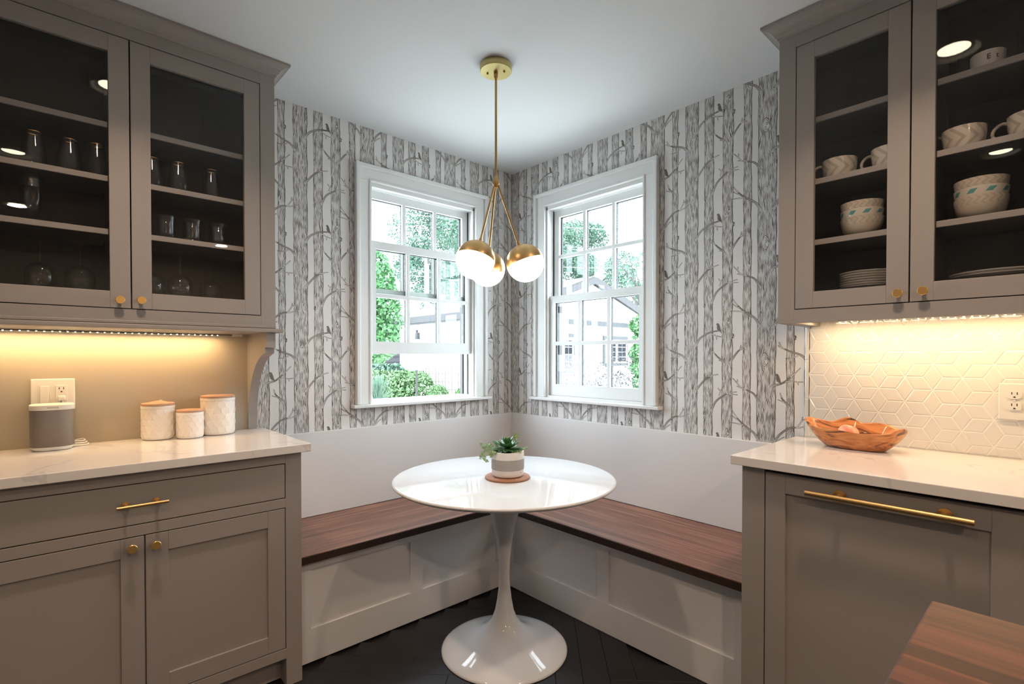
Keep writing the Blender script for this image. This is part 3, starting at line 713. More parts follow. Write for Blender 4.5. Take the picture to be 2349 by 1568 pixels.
# ------------------------------------------------------------------ pendant lamp
PX, PY = -.922, -.913
pn = thing('pendant_lamp', 'brass pendant lamp with three half-brass half-white glowing globes over the table', 'lamp', (PX, PY, H))
b = B(); b.lathe([(0, 0), (.066, 0), (.067, -.002), (.067, -.026), (.0655, -.028), (0, -.028)], (PX, PY, H - .0005), 64); cn = b.put('canopy', BRASSL, pn, True, 40)
for a in (-.55, 2.6):
    b = B(); b.lathe([(0, 0), (.0045, 0), (.0045, -.006), (.003, -.008), (0, -.008)], (PX + .036 * math.cos(a - .4), PY + .036 * math.sin(a - .4), H - .028), 12); b.put('screw', BRASSD, cn, True)
b = B(); b.lathe([(0, 0), (.009, 0), (.010, -.01), (.0085, -.022), (.005, -.03), (0, -.03)], (PX, PY, H - .028), 20); b.put('swivel', BRASSD, pn, True)
HZ = 1.990
b = B(); b.tube([(PX, PY, H - .05), (PX, PY, HZ)], .0052, 16); b.put('stem', BRASSD, pn, True)
b = B(); b.lathe([(0, .02), (.006, .02), (.008, .01), (.0135, -.004), (.0145, -.014), (.012, -.024), (.006, -.03), (0, -.03)], (PX, PY, HZ), 24); b.put('hub', BRASSD, pn, True)
GLOBE = emis('glowing_opal_glass', (1, .96, .90), 5.0)
yaw = R(47.68); Fv = Vector((math.cos(yaw), math.sin(yaw), 0)); Rv = Vector((math.sin(yaw), -math.cos(yaw), 0))
for ang in (-130, -10, 110):
    dv = Rv * math.cos(R(ang)) * .125 + Fv * math.sin(R(ang)) * .125
    gc = Vector((PX, PY, 1.638)) + dv; hb = Vector((PX, PY, HZ - .015)) + dv * .06
    ax = (hb - gc).normalized(); q = ax.to_track_quat('Z', 'Y').to_matrix().to_4x4(); r = .0797
    b = B(); b.tube([hb, gc + ax * (r + .004)], .0047, 14); b.put('arm', BRASSD, pn, True)
    b = B(); b.lathe([(0, .016), (.007, .016), (.0075, 0), (.0075, -.006)], (0, 0, 0), 18); b.bm.transform(Matrix.Translation(gc + ax * r) @ q); b.put('collar', BRASSD, pn, True)
    cap = [(r * math.sin(a), r * math.cos(a)) for a in [math.pi / 2 * i / 20 * .985 for i in range(21)]]
    cap2 = [(x * .985, z * .985) for x, z in cap][::-1]
    b = B(); b.lathe(cap + cap2, (0, 0, 0), 56); b.bm.transform(Matrix.Translation(gc) @ q); b.put('cap', BRASS, pn, True)
    low = [((r - .0012) * math.sin(a), (r - .0012) * math.cos(a)) for a in [math.pi * (.5 + .5 * i / 22) for i in range(-1, 23)]]
    low[-1] = (0, -(r - .0012)); low = [(0, low[0][1])] + low
    b = B(); b.lathe(low, (0, 0, 0), 56); b.bm.transform(Matrix.Translation(gc) @ q); b.put('globe', GLOBE, pn, True)
# ------------------------------------------------------------------ recessed ceiling lights
LENS = emis('downlight_lens', (1, .84, .62), 14)
TRIMM = mat('downlight_trim', (.80, .78, .74), .4)
DLN = ['above the kitchen island', 'in front of the right wall cabinet', 'in the far corner behind the camera', 'behind the camera on the left', 'in front of the left wall cabinet']
for (x, y), s_ in zip(DOWN, DLN):
    dl = thing('recessed_ceiling_light', 'round white recessed ceiling light ' + s_, 'light', (x, y, H), 'recessed ceiling lights')
    b = B(); b.lathe([(.052, -.0005), (.053, -.0025), (.066, -.004), (.068, -.006), (.082, -.016), (.090, -.014), (.094, -.001)], (x, y, H), 48, closed=True); b.put('trim_ring', TRIMM, dl, True)
    b = B(); b.lathe([(0, -.0022), (.0515, -.0022), (.0515, -.001), (0, -.001)], (x, y, H), 40); b.put('lens', LENS, dl)
# ------------------------------------------------------------------ under-cabinet light strips
LED = emis('led_diode', (1, .85, .55), 60)
def led_strip(T, lab, u0, u1, w, z, n):
    t_ = thing('light_strip', lab, 'light strip', T((u0 + u1) / 2, w, z))
    b = B(); fbox(b, T, u0, u1, w - .004, w + .004, z, z + .004); b.put('tape', DARKF, t_)
    for i in range(n):
        b = B(); u = u0 + .008 + (u1 - u0 - .016) * i / (n - 1); fbox(b, T, u - .0018, u + .0018, w - .0018, w + .0018, z - .0018, z - .0001); b.put('diode', LED, t_)
    return t_
ls = led_strip(LF, 'strip of small warm lights under the left wall cabinet', -2.58, -1.775, .062, 1.3395, 38)
b = B(); b.box(-1.722, -1.682, -.052, -.030, 1.336, 1.3475, .001); b.put('connector', PLAST, ls)
b = B(); b.tube([(-1.775, -.062, 1.341), (-1.750, -.055, 1.342), (-1.722, -.045, 1.342)], .002, 6); b.put('lead', DARKF, ls)
led_strip(RF, 'strip of small warm lights under the right wall cabinet', 1.90, 2.585, .120, 1.391, 32)

# ------------------------------------------------------------------ plant, coaster
CXP, CYP = -.897, -.958; ZT = .735
b = B(); b.lathe([(0, 0), (.093, 0), (.0955, .003), (.0955, .006), (.093, .009), (.06, .009), (0, .009)], (CXP, CYP, ZT + .0005), 64)
tag(b.put('coaster', CORK, None, True), 'round brown cork coaster under the potted succulent', 'coaster')
pt = thing('potted_succulent', 'green succulent in a white concrete pot with a grey band, on the table', 'plant', (CXP, CYP, ZT + .0105)); z0 = ZT + .0105
pc = (CXP + .004, CYP + .003, z0); pt.location = pc
b = B(); b.lathe([(0, 0), (.060, 0), (.0655, .004), (.0675, .012), (.0685, .10), (.0675, .104), (.062, .104), (.061, .088), (0, .088)], pc, 64); b.put('pot', POT, pt, True)
b = B(); b.lathe([(.0683, .030), (.0692, .0305)] + [(.0694 + (.0005 if k_ % 2 else -.0002), .032 + .0021 * k_) for k_ in range(20)] + [(.0686, .074)], pc, 64, closed=False); b.put('pot_band', BAND, pt, True)
b = B(); b.lathe([(0, .091), (.0605, .089)], pc, 32); b.put('soil', SOIL, pt)
for a, z, s_ in ((-1.95, .0800, .0016), (-2.3, .0775, .0013), (-1.62, .0218, .0028)):
    b = B(); r_ = .0686; ca, sa = math.cos(a + .2), math.sin(a + .2); p = Vector((pc[0] + r_ * ca, pc[1] + r_ * sa, pc[2] + z))
    b.lathe([(0, -.0008), (s_, -.0003), (s_ * .6, .0006), (0, .0008)], (0, 0, 0), 6); b.bm.transform(Matrix.Translation(p) @ Vector((ca, sa, 0)).to_track_quat('Z', 'Y').to_matrix().to_4x4()); b.put('chip', BAND, pt)
def leafmesh(L, wd, th):
    bm = bmesh.new(); rings = []
    N_ = 8
    for i in range(N_):
        t_ = i / (N_ - 1); x = L * t_; hw = wd * (math.sin(math.pi * min(1, (t_ ** .8) * .92 + .06)) ** .8) * (1 if t_ < .95 else .3); zc = .35 * L * (t_ ** 2) * .5; hh = th * (1 - t_ * .8)
        rings.append([bm.verts.new((x, hw * math.cos(a), zc + hh * math.sin(a) + .35 * abs(math.cos(a)) * hw)) for a in [2 * math.pi * k_ / 8 for k_ in range(8)]])
    for A_, B_ in zip(rings, rings[1:]):
        for k_ in range(8): bm.faces.new((A_[k_], A_[(k_ + 1) % 8], B_[(k_ + 1) % 8], B_[k_]))
    bm.faces.new(rings[0][::-1]); bm.faces.new(rings[-1]); bmesh.ops.recalc_face_normals(bm, faces=bm.faces)
    me = bpy.data.meshes.new('succulent_leaf'); bm.to_mesh(me); bm.free(); me.materials.append(LEAFD); me.polygons.foreach_set('use_smooth', [True] * len(me.polygons)); return me
lm = leafmesh(.062, .0125, .004)
i = 0
for ring, (n_, pitch, sc_, up_) in enumerate(((5, 78, .50, .030), (8, 52, .74, .024), (12, 18, 1.0, .018), (14, -6, 1.05, .012), (12, -34, .95, .008))):
    for k_ in range(n_):
        o = bpy.data.objects.new('leaf', lm); C.objects.link(o); o.parent = pt
        a = 2 * math.pi * (k_ + .5 * (ring % 2)) / n_ + random.uniform(-.08, .08)
        o.location = (.002 * math.cos(a), .002 * math.sin(a), .098 + up_); o.rotation_euler = (0, -R(pitch + random.uniform(-5, 5)), a); s_ = sc_ * random.uniform(.92, 1.06); o.scale = (s_, s_, s_)
bm = bmesh.new()
def sprig(p0, pts):
    line = smoothline3([Vector(p) for p in pts])
    for p in line:
        for _ in range(5):
            d_ = Vector((random.gauss(0, 1), random.gauss(0, 1), random.gauss(0, 1))).normalized(); c_ = p + d_ * .0045; s_ = random.uniform(.0022, .0042)
            u_ = d_.orthogonal().normalized() * s_; v_ = d_.cross(u_).normalized() * s_
            bm.faces.new([bm.verts.new(c_ + u_), bm.verts.new(c_ + v_), bm.verts.new(c_ - u_ + d_ * s_), bm.verts.new(c_ - v_ + d_ * s_ * .5)])
def smoothline3(p, n=7):
    o = []
    for i in range(len(p) - 1):
        a, b_, c_, d_ = p[max(i - 1, 0)], p[i], p[i + 1], p[min(i + 2, len(p) - 1)]
        for t_ in range(n):
            t_ /= n; o.append(.5 * ((2 * b_) + (-a + c_) * t_ + (2 * a - 5 * b_ + 4 * c_ - d_) * t_ * t_ + (-a + 3 * b_ - 3 * c_ + d_) * t_ ** 3))
    o.append(p[-1]); return o
U3 = Vector((0, 0, 1))
def sp_(*q): return [Rv * a + Fv * c_ + U3 * z for a, c_, z in q]
for s_ in (sp_((-.05, 0, .095), (-.075, -.01, .118), (-.10, -.015, .118), (-.113, -.015, .135)), sp_((-.05, -.02, .095), (-.08, -.03, .112), (-.105, -.03, .098), (-.112, -.03, .078)),
           sp_((-.05, .01, .095), (-.07, .01, .125), (-.095, .01, .122)), sp_((-.05, -.03, .098), (-.078, -.04, .100), (-.098, -.04, .080), (-.085, -.04, .066)), sp_((-.045, -.03, .10), (-.062, -.04, .098), (-.068, -.045, .088)),
           sp_((-.03, -.04, .09), (-.052, -.05, .104), (-.062, -.05, .098)), sp_((.03, .02, .10), (.06, .02, .104), (.082, .01, .116)), sp_((.02, .03, .10), (.028, .03, .14), (.034, .03, .160)), sp_((-.04, .02, .1), (-.05, .02, .13), (-.058, .02, .136)),
           sp_((.02, -.05, .1), (.045, -.045, .104), (.055, -.03, .104))): sprig(None, s_)
me = bpy.data.meshes.new('trailing_sprigs'); bm.to_mesh(me); bm.free(); me.materials.append(SEDUM); o = bpy.data.objects.new('trailing_sprigs', me); C.objects.link(o); o.parent = pt; o['kind'] = 'stuff'
bm = bmesh.new(); c_ = Rv * .036 + Fv * .03 + U3 * .163
for k_ in range(6):
    a = k_ * math.pi / 3; d_ = Rv * math.cos(a) + U3 * math.sin(a); e_ = (Rv * -math.sin(a) + U3 * math.cos(a)) * .005
    bm.faces.new([bm.verts.new(c_), bm.verts.new(c_ + d_ * .008 + e_ - Fv * .003), bm.verts.new(c_ + d_ * .015 - Fv * .002), bm.verts.new(c_ + d_ * .008 - e_ - Fv * .003)])
me = bpy.data.meshes.new('rosette'); bm.to_mesh(me); bm.free(); me.materials.append(SEDUM); o = bpy.data.objects.new('rosette', me); C.objects.link(o); o.parent = pt
# ------------------------------------------------------------------ canisters
def canister(name, label, x, y, r, h, knob_):
    z = .9145; root = thing(name, label, 'canister', (x, y, z), 'white hexagon-faceted canisters')
    bm = bmesh.new(); NA, NC = 168, 14; dth = 2 * math.pi / NC; hs = r * dth * .5 * 1.1547
    hb = h - .012; rows = 40; rings = []
    rv = r * .985
    for k_ in range(rows + 1):
        zz = .012 + (hb - .024) * k_ / rows; ring = []
        for i_ in range(NA):
            th = 2 * math.pi * i_ / NA; best = 1e9; bt_ = 0
            for rr_ in range(-1, int(hb / (hs * 1.5)) + 2):
                zc = rr_ * hs * 1.5; offn = .5 * (rr_ % 2)
                kc = round(th / dth - offn); tc_ = (kc + offn) * dth
                d_ = max(abs((th - tc_) * r), abs((th - tc_) * r) * .5 + abs(zz - zc) * .866)
                if d_ < best: best = d_; bt_ = th - tc_
            rad = rv * math.cos(dth / 2 * .55) / math.cos(bt_) * (.972 + .028 * math.cos(0)) - .0000
            rad = rv * (math.cos(dth / 2) / math.cos(bt_)) + .0008
            if best > r * dth * .5 * .93: rad += .0004
            ring.append(bm.verts.new((rad * math.cos(th), rad * math.sin(th), zz)))
        rings.append(ring)
    pre = [[bm.verts.new((q * math.cos(2 * math.pi * i_ / NA), q * math.sin(2 * math.pi * i_ / NA), zz)) for i_ in range(NA)] for q, zz in ((r * .80, 0), (r * .90, .002), (r * .955, .006))]
    post = [[bm.verts.new((q * math.cos(2 * math.pi * i_ / NA), q * math.sin(2 * math.pi * i_ / NA), zz)) for i_ in range(NA)] for q, zz in ((r, hb - .010), (r, hb), (r * .95, hb + .001), (r * .95, hb - .02))]
    al = pre + rings + post
    for A_, B_ in zip(al, al[1:]):
        for i_ in range(NA): bm.faces.new((A_[i_], A_[(i_ + 1) % NA], B_[(i_ + 1) % NA], B_[i_]))
    bm.faces.new(pre[0][::-1])
    me = bpy.data.meshes.new('jar'); bm.to_mesh(me); bm.free(); me.materials.append(CANHEX)
    me.polygons.foreach_set('use_smooth', [True] * len(me.polygons)); me.set_sharp_from_angle(angle=R(12))
    o = bpy.data.objects.new('jar', me); C.objects.link(o); o.parent = root
    b = B(); b.lathe([(0, 0), (r * .97, 0), (r * .985, .002), (r * .985, .007), (r * .96, .009), (0, .009)], (0, 0, hb + .0015), 56); lid = b.put('lid', LID, root, True, world=False)
    if knob_:
        b = B(); b.lathe([(0, 0), (.034, 0), (.030, .004), (.012, .008), (0, .009)], (0, 0, hb + .0105), 32); b.put('scoop_rest', LID, lid, True, world=False)
        b = B(); b.tube([(.0, .0, hb + .017), (.008, -.003, hb + .022), (.013, -.004, hb + .020)], .0018, 8); b.put('pin', CER, lid, True, world=False)
    return root
canister('canister', 'medium white canister with a raised wooden lid, leftmost of the three', -2.0, -.067, .058, .147, True)
canister('canister', 'smallest white canister with a flat wooden lid, middle of the three', -1.898, -.117, .0495, .117, False)
canister('canister', 'largest white canister with a flat wooden lid, beside the cabinet bracket', -1.787, -.076, .066, .168, False)
# ------------------------------------------------------------------ speaker
SX, SY = -2.319, -.086
def sq(r_, e, z, n=64, ry=None):
    ry = ry or r_; o = []
    for i_ in range(n):
        a = 2 * math.pi * i_ / n; c_, s_ = math.cos(a), math.sin(a)
        o.append((SX + r_ * abs(c_) ** (2 / e) * (1 if c_ >= 0 else -1), SY + ry * abs(s_) ** (2 / e) * (1 if s_ >= 0 else -1), .9145 + z))
    return o
def loft(rings):
    b = B(); v = [[b.bm.verts.new(p) for p in r_] for r_ in rings]
    for A_, B_ in zip(v, v[1:]):
        n = len(A_)
        for i_ in range(n): b.bm.faces.new((A_[i_], A_[(i_ + 1) % n], B_[(i_ + 1) % n], B_[i_]))
    b.bm.faces.new(v[0][::-1]); b.bm.faces.new(v[-1]); return b
spk = thing('speaker', 'small taupe rounded speaker with white top and base on the left countertop', 'speaker', (SX, SY, .9145))
loft([sq(.050, 3, .0), sq(.053, 3, .001), sq(.0585, 3, .009), sq(.059, 3, .0135)]).put('base', PLAST, spk, True, 50)
loft([sq(.0595, 3, .0136), sq(.0608, 3, .015), sq(.0608, 3, .142), sq(.0600, 3, .1435)]).put('grille', GRILLE, spk, True, 50)
loft([sq(.0605, 3, .1437), sq(.0614, 3, .145), sq(.0614, 3, .160), sq(.0600, 3, .1615), sq(.050, 3, .1615), sq(.049, 3, .1605)]).put('top_cap', PLAST, spk, True, 40)
def text(s_, size, loc, rot, m, parent, name='lettering', ext=.0002):
    cu = bpy.data.curves.new('text', 'FONT'); cu.body = s_; cu.size = size; cu.extrude = ext; cu.align_x = 'CENTER'; cu.align_y = 'CENTER'; cu.resolution_u = 3; cu.space_character = 1.25
    t_ = bpy.data.objects.new('text', cu); me = bpy.data.meshes.new_from_object(t_); bpy.data.objects.remove(t_); bpy.data.curves.remove(cu)
    me.transform(Matrix.Translation(loc) @ Matrix(rot)); me.transform(Matrix.Translation(-worldloc(parent))); me.materials.append(m); me.name = name
    o = bpy.data.objects.new(name, me); C.objects.link(o); o.parent = parent; return o
ROTX = Matrix.Rotation(R(90), 4, 'X')
text('SONOS', .0078, (SX + .002, SY - .0615, .9145 + .1525), ROTX, mat('logo_grey', (.13, .12, .12), .5), spk)
cbz = .918
b = B()
for k_ in range(3):
    y_ = -.045 + k_ * .006; zb = cbz + k_ * .007
    b.tube([Vector(p) for p in smoothline3([Vector(p) for p in ((-2.262, -.03 - k_ * .004, zb), (-2.245, -.035, zb + .003), (-2.226 - .003 * k_, y_, zb + .004), (-2.218 - .005 * k_, y_ - .018, zb + .001), (-2.236, y_ - .03, zb), (-2.262, y_ - .032, zb + .001))], 5)], .0024, 8)
tag(b.put('power_cable', PLAST, None, True), 'white power cable looped beside the speaker on the countertop', 'cable')
# ------------------------------------------------------------------ electrical plates
def slots(T, u, z, w, par, flip=False):
    b = B()
    for du in (-.0062, .0062): fbox(b, T, u + du - .0011, u + du + .0011, w - .0005, w + .0003, z + .0005, z + .0085)
    b.put('slot', BLACK, par)
    b = B(); c_ = T(u, w + .0003, z - .008); q = [(math.cos(a), math.sin(a)) for a in [math.pi * i_ / 8 for i_ in range(9)]]
    b.prism([T(u + x * .003, w - .0003, z - .0095 + y * .0045) for x, y in q], Vector(T(0, .0007, 0)) - Vector(T(0, 0, 0))); b.put('ground_hole', BLACK, par)
sw = thing('outlet_plate', 'white double plate with a rocker switch and an outlet, behind the speaker', 'outlet', (-2.315, -.004, 1.106))
b = B(); fbox(b, LF, -2.3765, -2.2535, .004, .0105, 1.0475, 1.1645, .003); b.put('plate', PLAST, sw)
for u in (-2.338, -2.292):
    for z in (1.155, 1.057):
        b = B(); b.tube([LF(u, .0104, z), LF(u, .0115, z)], .0028, 12); b.put('screw', PLAST, sw)
b = B(); fbox(b, LF, -2.3545, -2.3215, .0104, .0115, 1.072, 1.140); r_ = b.put('switch_frame', PLAST, sw)
b = B(); fbox(b, LF, -2.3515, -2.3265, .0115, .0145, 1.074, 1.138, .001); b.put('rocker', PLAST, r_)
b = B(); fbox(b, LF, -2.3250, -2.3225, .0115, .0135, 1.09, 1.112, .0005); b.put('dimmer_slider', PLAST, r_)
b = B(); fbox(b, LF, -2.3085, -2.2755, .0104, .0135, 1.072, 1.140, .001); r_ = b.put('receptacle', PLAST, sw)
slots(LF, -2.292, 1.124, .0135, r_); slots(LF, -2.292, 1.088, .0135, r_)
b = B(); fbox(b, LF, -2.303, -2.281, .0137, .032, 1.083, 1.101, .003); b.tube([LF(-2.290, .024, 1.084), LF(-2.289, .026, 1.066), LF(-2.280, .022, 1.0)], .0028, 8); pg = b.put('plug', PLAST, None, True, 40)
tag(pg, 'white plug pushed into the outlet behind the speaker', 'plug')
op = thing('outlet_plate', 'white outlet plate on the tiled wall right of the wooden bowl', 'outlet', (-.009, -2.455, 1.10))
b = B(); fbox(b, RF, 2.397, 2.513, .0088, .0155, 1.041, 1.160, .003); b.put('plate', PLAST, op)
for z in (1.1235, 1.0865):
    b = B(); q = []
    for a in range(32):
        an = 2 * math.pi * a / 32; x = .0172 * math.cos(an); y = .0172 * math.sin(an); q.append(RF(2.435 + x, .0150, z + max(-.0135, min(.0135, y))))
    b.prism(q, (-.003, 0, 0)); r_ = b.put('receptacle', PLAST, op); slots(RF, 2.435, z, .0180, r_)
b = B(); b.tube([RF(2.435, .0154, 1.105), RF(2.435, .0167, 1.105)], .003, 12); b.put('screw', PLAST, op)
# ------------------------------------------------------------------ wooden bowl and fruit
bw = thing('wooden_bowl', 'rustic knotty olive-wood bowl on the right countertop', 'bowl', (-.165, -2.035, .9145))
bm = bmesh.new(); NA = 72
def rimz(a):   # a: 0 = towards camera side (-x), pi/2 = left tip (+y)
    def g(a0, wd): d_ = math.atan2(math.sin(a - a0), math.cos(a - a0)); return math.exp(-(d_ / wd) ** 2)
    return .074 - .007 * math.cos(a) + .026 * g(R(97), .32) + .020 * g(R(150), .35) + .014 * g(R(215), .5) + .016 * g(R(-75), .22) - .010 * g(R(-110), .3) + .003 * math.sin(3 * a)
def rimr(a):
    u_ = abs(math.cos(a)); v_ = abs(math.sin(a)); e = 2.5
    r_ = 1 / ((u_ / .082) ** e + (v_ / .147) ** e) ** (1 / e)
    def g(a0, wd): d_ = math.atan2(math.sin(a - a0), math.cos(a - a0)); return math.exp(-(d_ / wd) ** 2)
    return r_ * (1 + .16 * g(R(95), .22) + .05 * g(R(-80), .4) + .02 * math.sin(5 * a))
rings = []
for s_, (f0, zf) in enumerate([(.0, 0), (.52, 0), (.60, .03), (.72, .22), (.86, .52), (.96, .82), (1.0, .97), (.985, 1.0), (.95, .99), (.92, .93), (.84, .62), (.70, .36), (.50, .17), (.25, .12), (0, .11)]):
    ring = []
    for i_ in range(NA):
        a = 2 * math.pi * i_ / NA; rr_ = rimr(a) * f0; zz = rimz(a) * zf
        ring.append(bm.verts.new((-rr_ * math.cos(a), rr_ * math.sin(a), zz)) if f0 > 0 or i_ == 0 else None)
    rings.append([ring[0]] if f0 == 0 else ring)
for A_, B_ in zip(rings, rings[1:]):
    for i_ in range(NA):
        j_ = (i_ + 1) % NA; q = [A_[i_ % len(A_)], A_[j_ % len(A_)], B_[j_ % len(B_)], B_[i_ % len(B_)]]; u_ = []
        for v_ in q:
            if v_ not in u_: u_.append(v_)
        bm.faces.new(u_)
bmesh.ops.recalc_face_normals(bm, faces=bm.faces)
me = bpy.data.meshes.new('bowl_body'); bm.to_mesh(me); bm.free(); me.materials.append(OLIVE); me.polygons.foreach_set('use_smooth', [True] * len(me.polygons)); me.set_sharp_from_angle(angle=R(50))
o = bpy.data.objects.new('bowl_body', me); C.objects.link(o); o.parent = bw
KN = mat('wood_knot', (.035, .015, .008), .5)
for a, f, s_ in ((R(62), .62, .010), (R(50), .55, .007), (R(-14), .80, .012), (R(-26), .72, .008), (R(22), .45, .007)):
    a += math.pi * 0
# peach
bm = bmesh.new(); bmesh.ops.create_uvsphere(bm, u_segments=40, v_segments=24, radius=.034)
for v in bm.verts:
    a = math.atan2(v.co.y, v.co.x); k_ = 1 - .10 * math.exp(-((math.atan2(math.sin(a + 2.0), math.cos(a + 2.0))) / .16) ** 2) * (1 - abs(v.co.z) / .05)
    v.co.x *= k_; v.co.y *= k_; v.co.z *= .93 - .12 * math.exp(-(math.hypot(v.co.x, v.co.y) / .01) ** 2)
me = bpy.data.meshes.new('fruit'); bm.to_mesh(me); bm.free(); me.materials.append(PEACH); me.polygons.foreach_set('use_smooth', [True] * len(me.polygons))
o = bpy.data.objects.new('fruit', me); C.objects.link(o); o.location = (-.145, -2.005, .9145 + .050); o.rotation_euler = (R(12), R(8), 0); tag(o, 'round pink fruit lying in the wooden bowl', 'fruit')
# ------------------------------------------------------------------ glasses in the left cabinet
def place(proto, spots):
    for i_, (loc, lab) in enumerate(spots):
        if i_ == 0: proto.location = loc; proto['label'] = lab
        else: dup(proto, loc, lab)
g = thing('stemless_glass', 'x', 'glass', (0, 0, 0), 'gold-rimmed stemless glasses')
b = B(); b.lathe([(0, .001), (.022, .001), (.030, .006), (.0345, .022), (.0345, .038), (.030, .065), (.0225, .112), (.0215, .112), (.0288, .065), (.0330, .038), (.0330, .023), (.028, .010), (0, .009)], (0, 0, 0), 36); b.put('tumbler', GLASST, g, True, world=False)
b = B(); b.lathe([(.0214, .1115), (.0227, .1115), (.0227, .1137), (.0214, .1137)], (0, 0, 0), 36, closed=True); b.put('rim', GOLD, g, True, world=False)
zs = 1.8855
place(g, [((-2.358, -.208, zs), 'gold-rimmed stemless glass on the middle shelf, far left'), ((-2.267, -.205, zs), 'gold-rimmed stemless glass on the middle shelf, second from left'),
          ((-2.195, -.215, zs), 'gold-rimmed stemless glass just left of the door stile'), ((-2.030, -.20, zs), 'gold-rimmed stemless glass half hidden by the right door edge'),
          ((-1.946, -.207, zs), 'gold-rimmed stemless glass, second from right on the middle shelf'), ((-1.832, -.205, zs), 'gold-rimmed stemless glass, rightmost on the middle shelf')])
g = thing('tumbler', 'x', 'glass', (0, 0, 0), 'clear upturned tumblers')
b = B(); b.lathe([(0, .002), (.028, .002), (.0325, .006), (.0340, .018), (.0345, .070), (.036, .084), (.0345, .0865), (.0325, .084), (.0315, .070), (.0300, .02), (.0270, .012), (0, .011)], (0, 0, 0), 36); b.put('tumbler_body', GLASST, g, True, world=False)
b = B(); b.lathe([(0, .013), (.022, .013), (.024, .020), (.026, .070), (.0325, .083), (.0318, .083), (.025, .070), (.023, .021), (0, .015)], (0, 0, 0), 30); b.put('inner_wall', GLASST, g, True, world=False)
zs = 1.6985
place(g, [((-1.990, -.212, zs), 'clear double-walled tumbler on the lower shelf, leftmost of three'), ((-1.903, -.214, zs), 'clear double-walled tumbler on the lower shelf, middle of three'), ((-1.812, -.212, zs), 'clear double-walled tumbler on the lower shelf, rightmost of three')])
g = thing('footed_glass', 'tall clear footed beer glass on the lower shelf at far left', 'glass', (-2.364, -.215, zs))
b = B(); b.lathe([(0, 0), (.030, 0), (.031, .003), (.022, .012), (.013, .022), (.015, .030), (.024, .045), (.030, .075), (.0315, .11), (.029, .152), (.028, .152), (.030, .11), (.0285, .075), (.022, .047), (0, .036)], (0, 0, 0), 36); b.put('beer_glass', GLASST, g, True, world=False)
g = thing('wine_glass', 'x', 'glass', (0, 0, 0), 'upside-down wine glasses')
b = B(); b.lathe([(.033, .0005), (.040, .02), (.043, .045), (.038, .068), (.024, .083), (.006, .090), (.0058, .092), (.022, .0815), (.0365, .067), (.0415, .045), (.0385, .02), (.0318, .0005)], (0, 0, 0), 36, closed=True); b.put('bowl', GLASST, g, True, world=False)
b = B(); b.lathe([(.0058, .089), (.0034, .100), (.0032, .155), (.006, .168), (.0, .170)], (0, 0, 0), 16); b.put('stem', GLASST, g, True, world=False)
b = B(); b.lathe([(0, .168), (.008, .1685), (.034, .173), (.0345, .1745), (.0, .1755)], (0, 0, 0), 36); b.put('foot', GLASST, g, True, world=False)
zs = 1.4755
place(g, [((-2.345, -.215, zs), 'upside-down wine glass on the cabinet floor, far left'), ((-2.242, -.212, zs), 'upside-down wine glass on the cabinet floor, right of the first one'),
          ((-2.035, -.20, zs), 'upside-down wine glass beside the right door stile'), ((-1.943, -.205, zs), 'upside-down wine glass in the middle of the right door'), ((-1.822, -.13, zs), 'upside-down wine glass at the back right of the cabinet floor')])
# ------------------------------------------------------------------ crockery in the right cabinet
def cup(label, x, y, z, ang=90):
    g = thing('cup', label, 'cup', (x, y, z), 'wide chevron-patterned cups')
    b = B(); b.lathe([(0, 0), (.040, 0), (.0455, .004), (.0505, .022), (.0540, .048), (.0545, .068), (.053, .0685), (.0520, .048), (.0485, .024), (.042, .008), (0, .006)], (0, 0, 0), 48); b.put('cup_body', CHEV, g, True, world=False)
    b = B(); a = R(ang); c_, s_ = math.cos(a), math.sin(a)
    hp = [Vector((c_ * r_, s_ * r_, z_)) for r_, z_ in ((.050, .056), (.062, .062), (.076, .058), (.086, .046), (.087, .032), (.078, .019), (.063, .013), (.044, .014))]
    b.tube(smoothline3(hp, 4), .0048, 10); b.put('handle', CHEV, g, True, world=False)
    return g
zs = 1.8865
cup('chevron-patterned cup on the middle shelf, first from the nook side', -.205, -1.986, zs)
cup('chevron-patterned cup half hidden by the centre door stile', -.200, -2.135, zs, 80)
cup('chevron-patterned cup left behind the right-hand door', -.205, -2.325, zs)
cup('chevron-patterned cup with its handle showing at the picture edge', -.200, -2.475, zs, 80)
bpf = [(0, 0), (.036, 0), (.044, .004), (.058, .024), (.064, .050), (.0655, .066), (.064, .0665), (.0622, .050), (.056, .026), (.042, .008), (0, .006)]
for sx_, sy_, where in ((-.185, -2.052, 'in the left stack'), (-.190, -2.365, 'in the right stack')):
    for k_, (nm_, m_) in enumerate((('chevron-patterned bowl at the bottom', CHEVB), ('teal-dashed bowl in the middle', TEAL), ('chevron-patterned bowl on top', CHEVB))):
        g = thing('bowl', nm_ + ' ' + where, 'bowl', (sx_, sy_, 1.6685 + .0275 * k_), 'stacked bowls on the lower shelf')
        b = B(); b.lathe(bpf, (0, 0, 0), 56); b.put('bowl_body', m_, g, True, world=False)
PLATE = mat('plate_glaze', (.62, .60, .57), .2, coat=.4)
zs = 1.4805
for k_ in range(7):
    b = B(); b.lathe([(0, .002), (.052, .002), (.056, 0), (.062, .002), (.092, .012), (.0925, .0135), (.088, .0135), (.060, .006), (0, .005)], (-.165, -2.072, zs + .0085 * k_), 56)
    lab = ['lowest', 'second lowest', 'third lowest', 'middle', 'third highest', 'second highest', 'topmost'][k_]
    tag(b.put('plate', PLATE, None, True), lab + ' white side plate of the stack behind the left door', 'plate', 'stacked side plates')
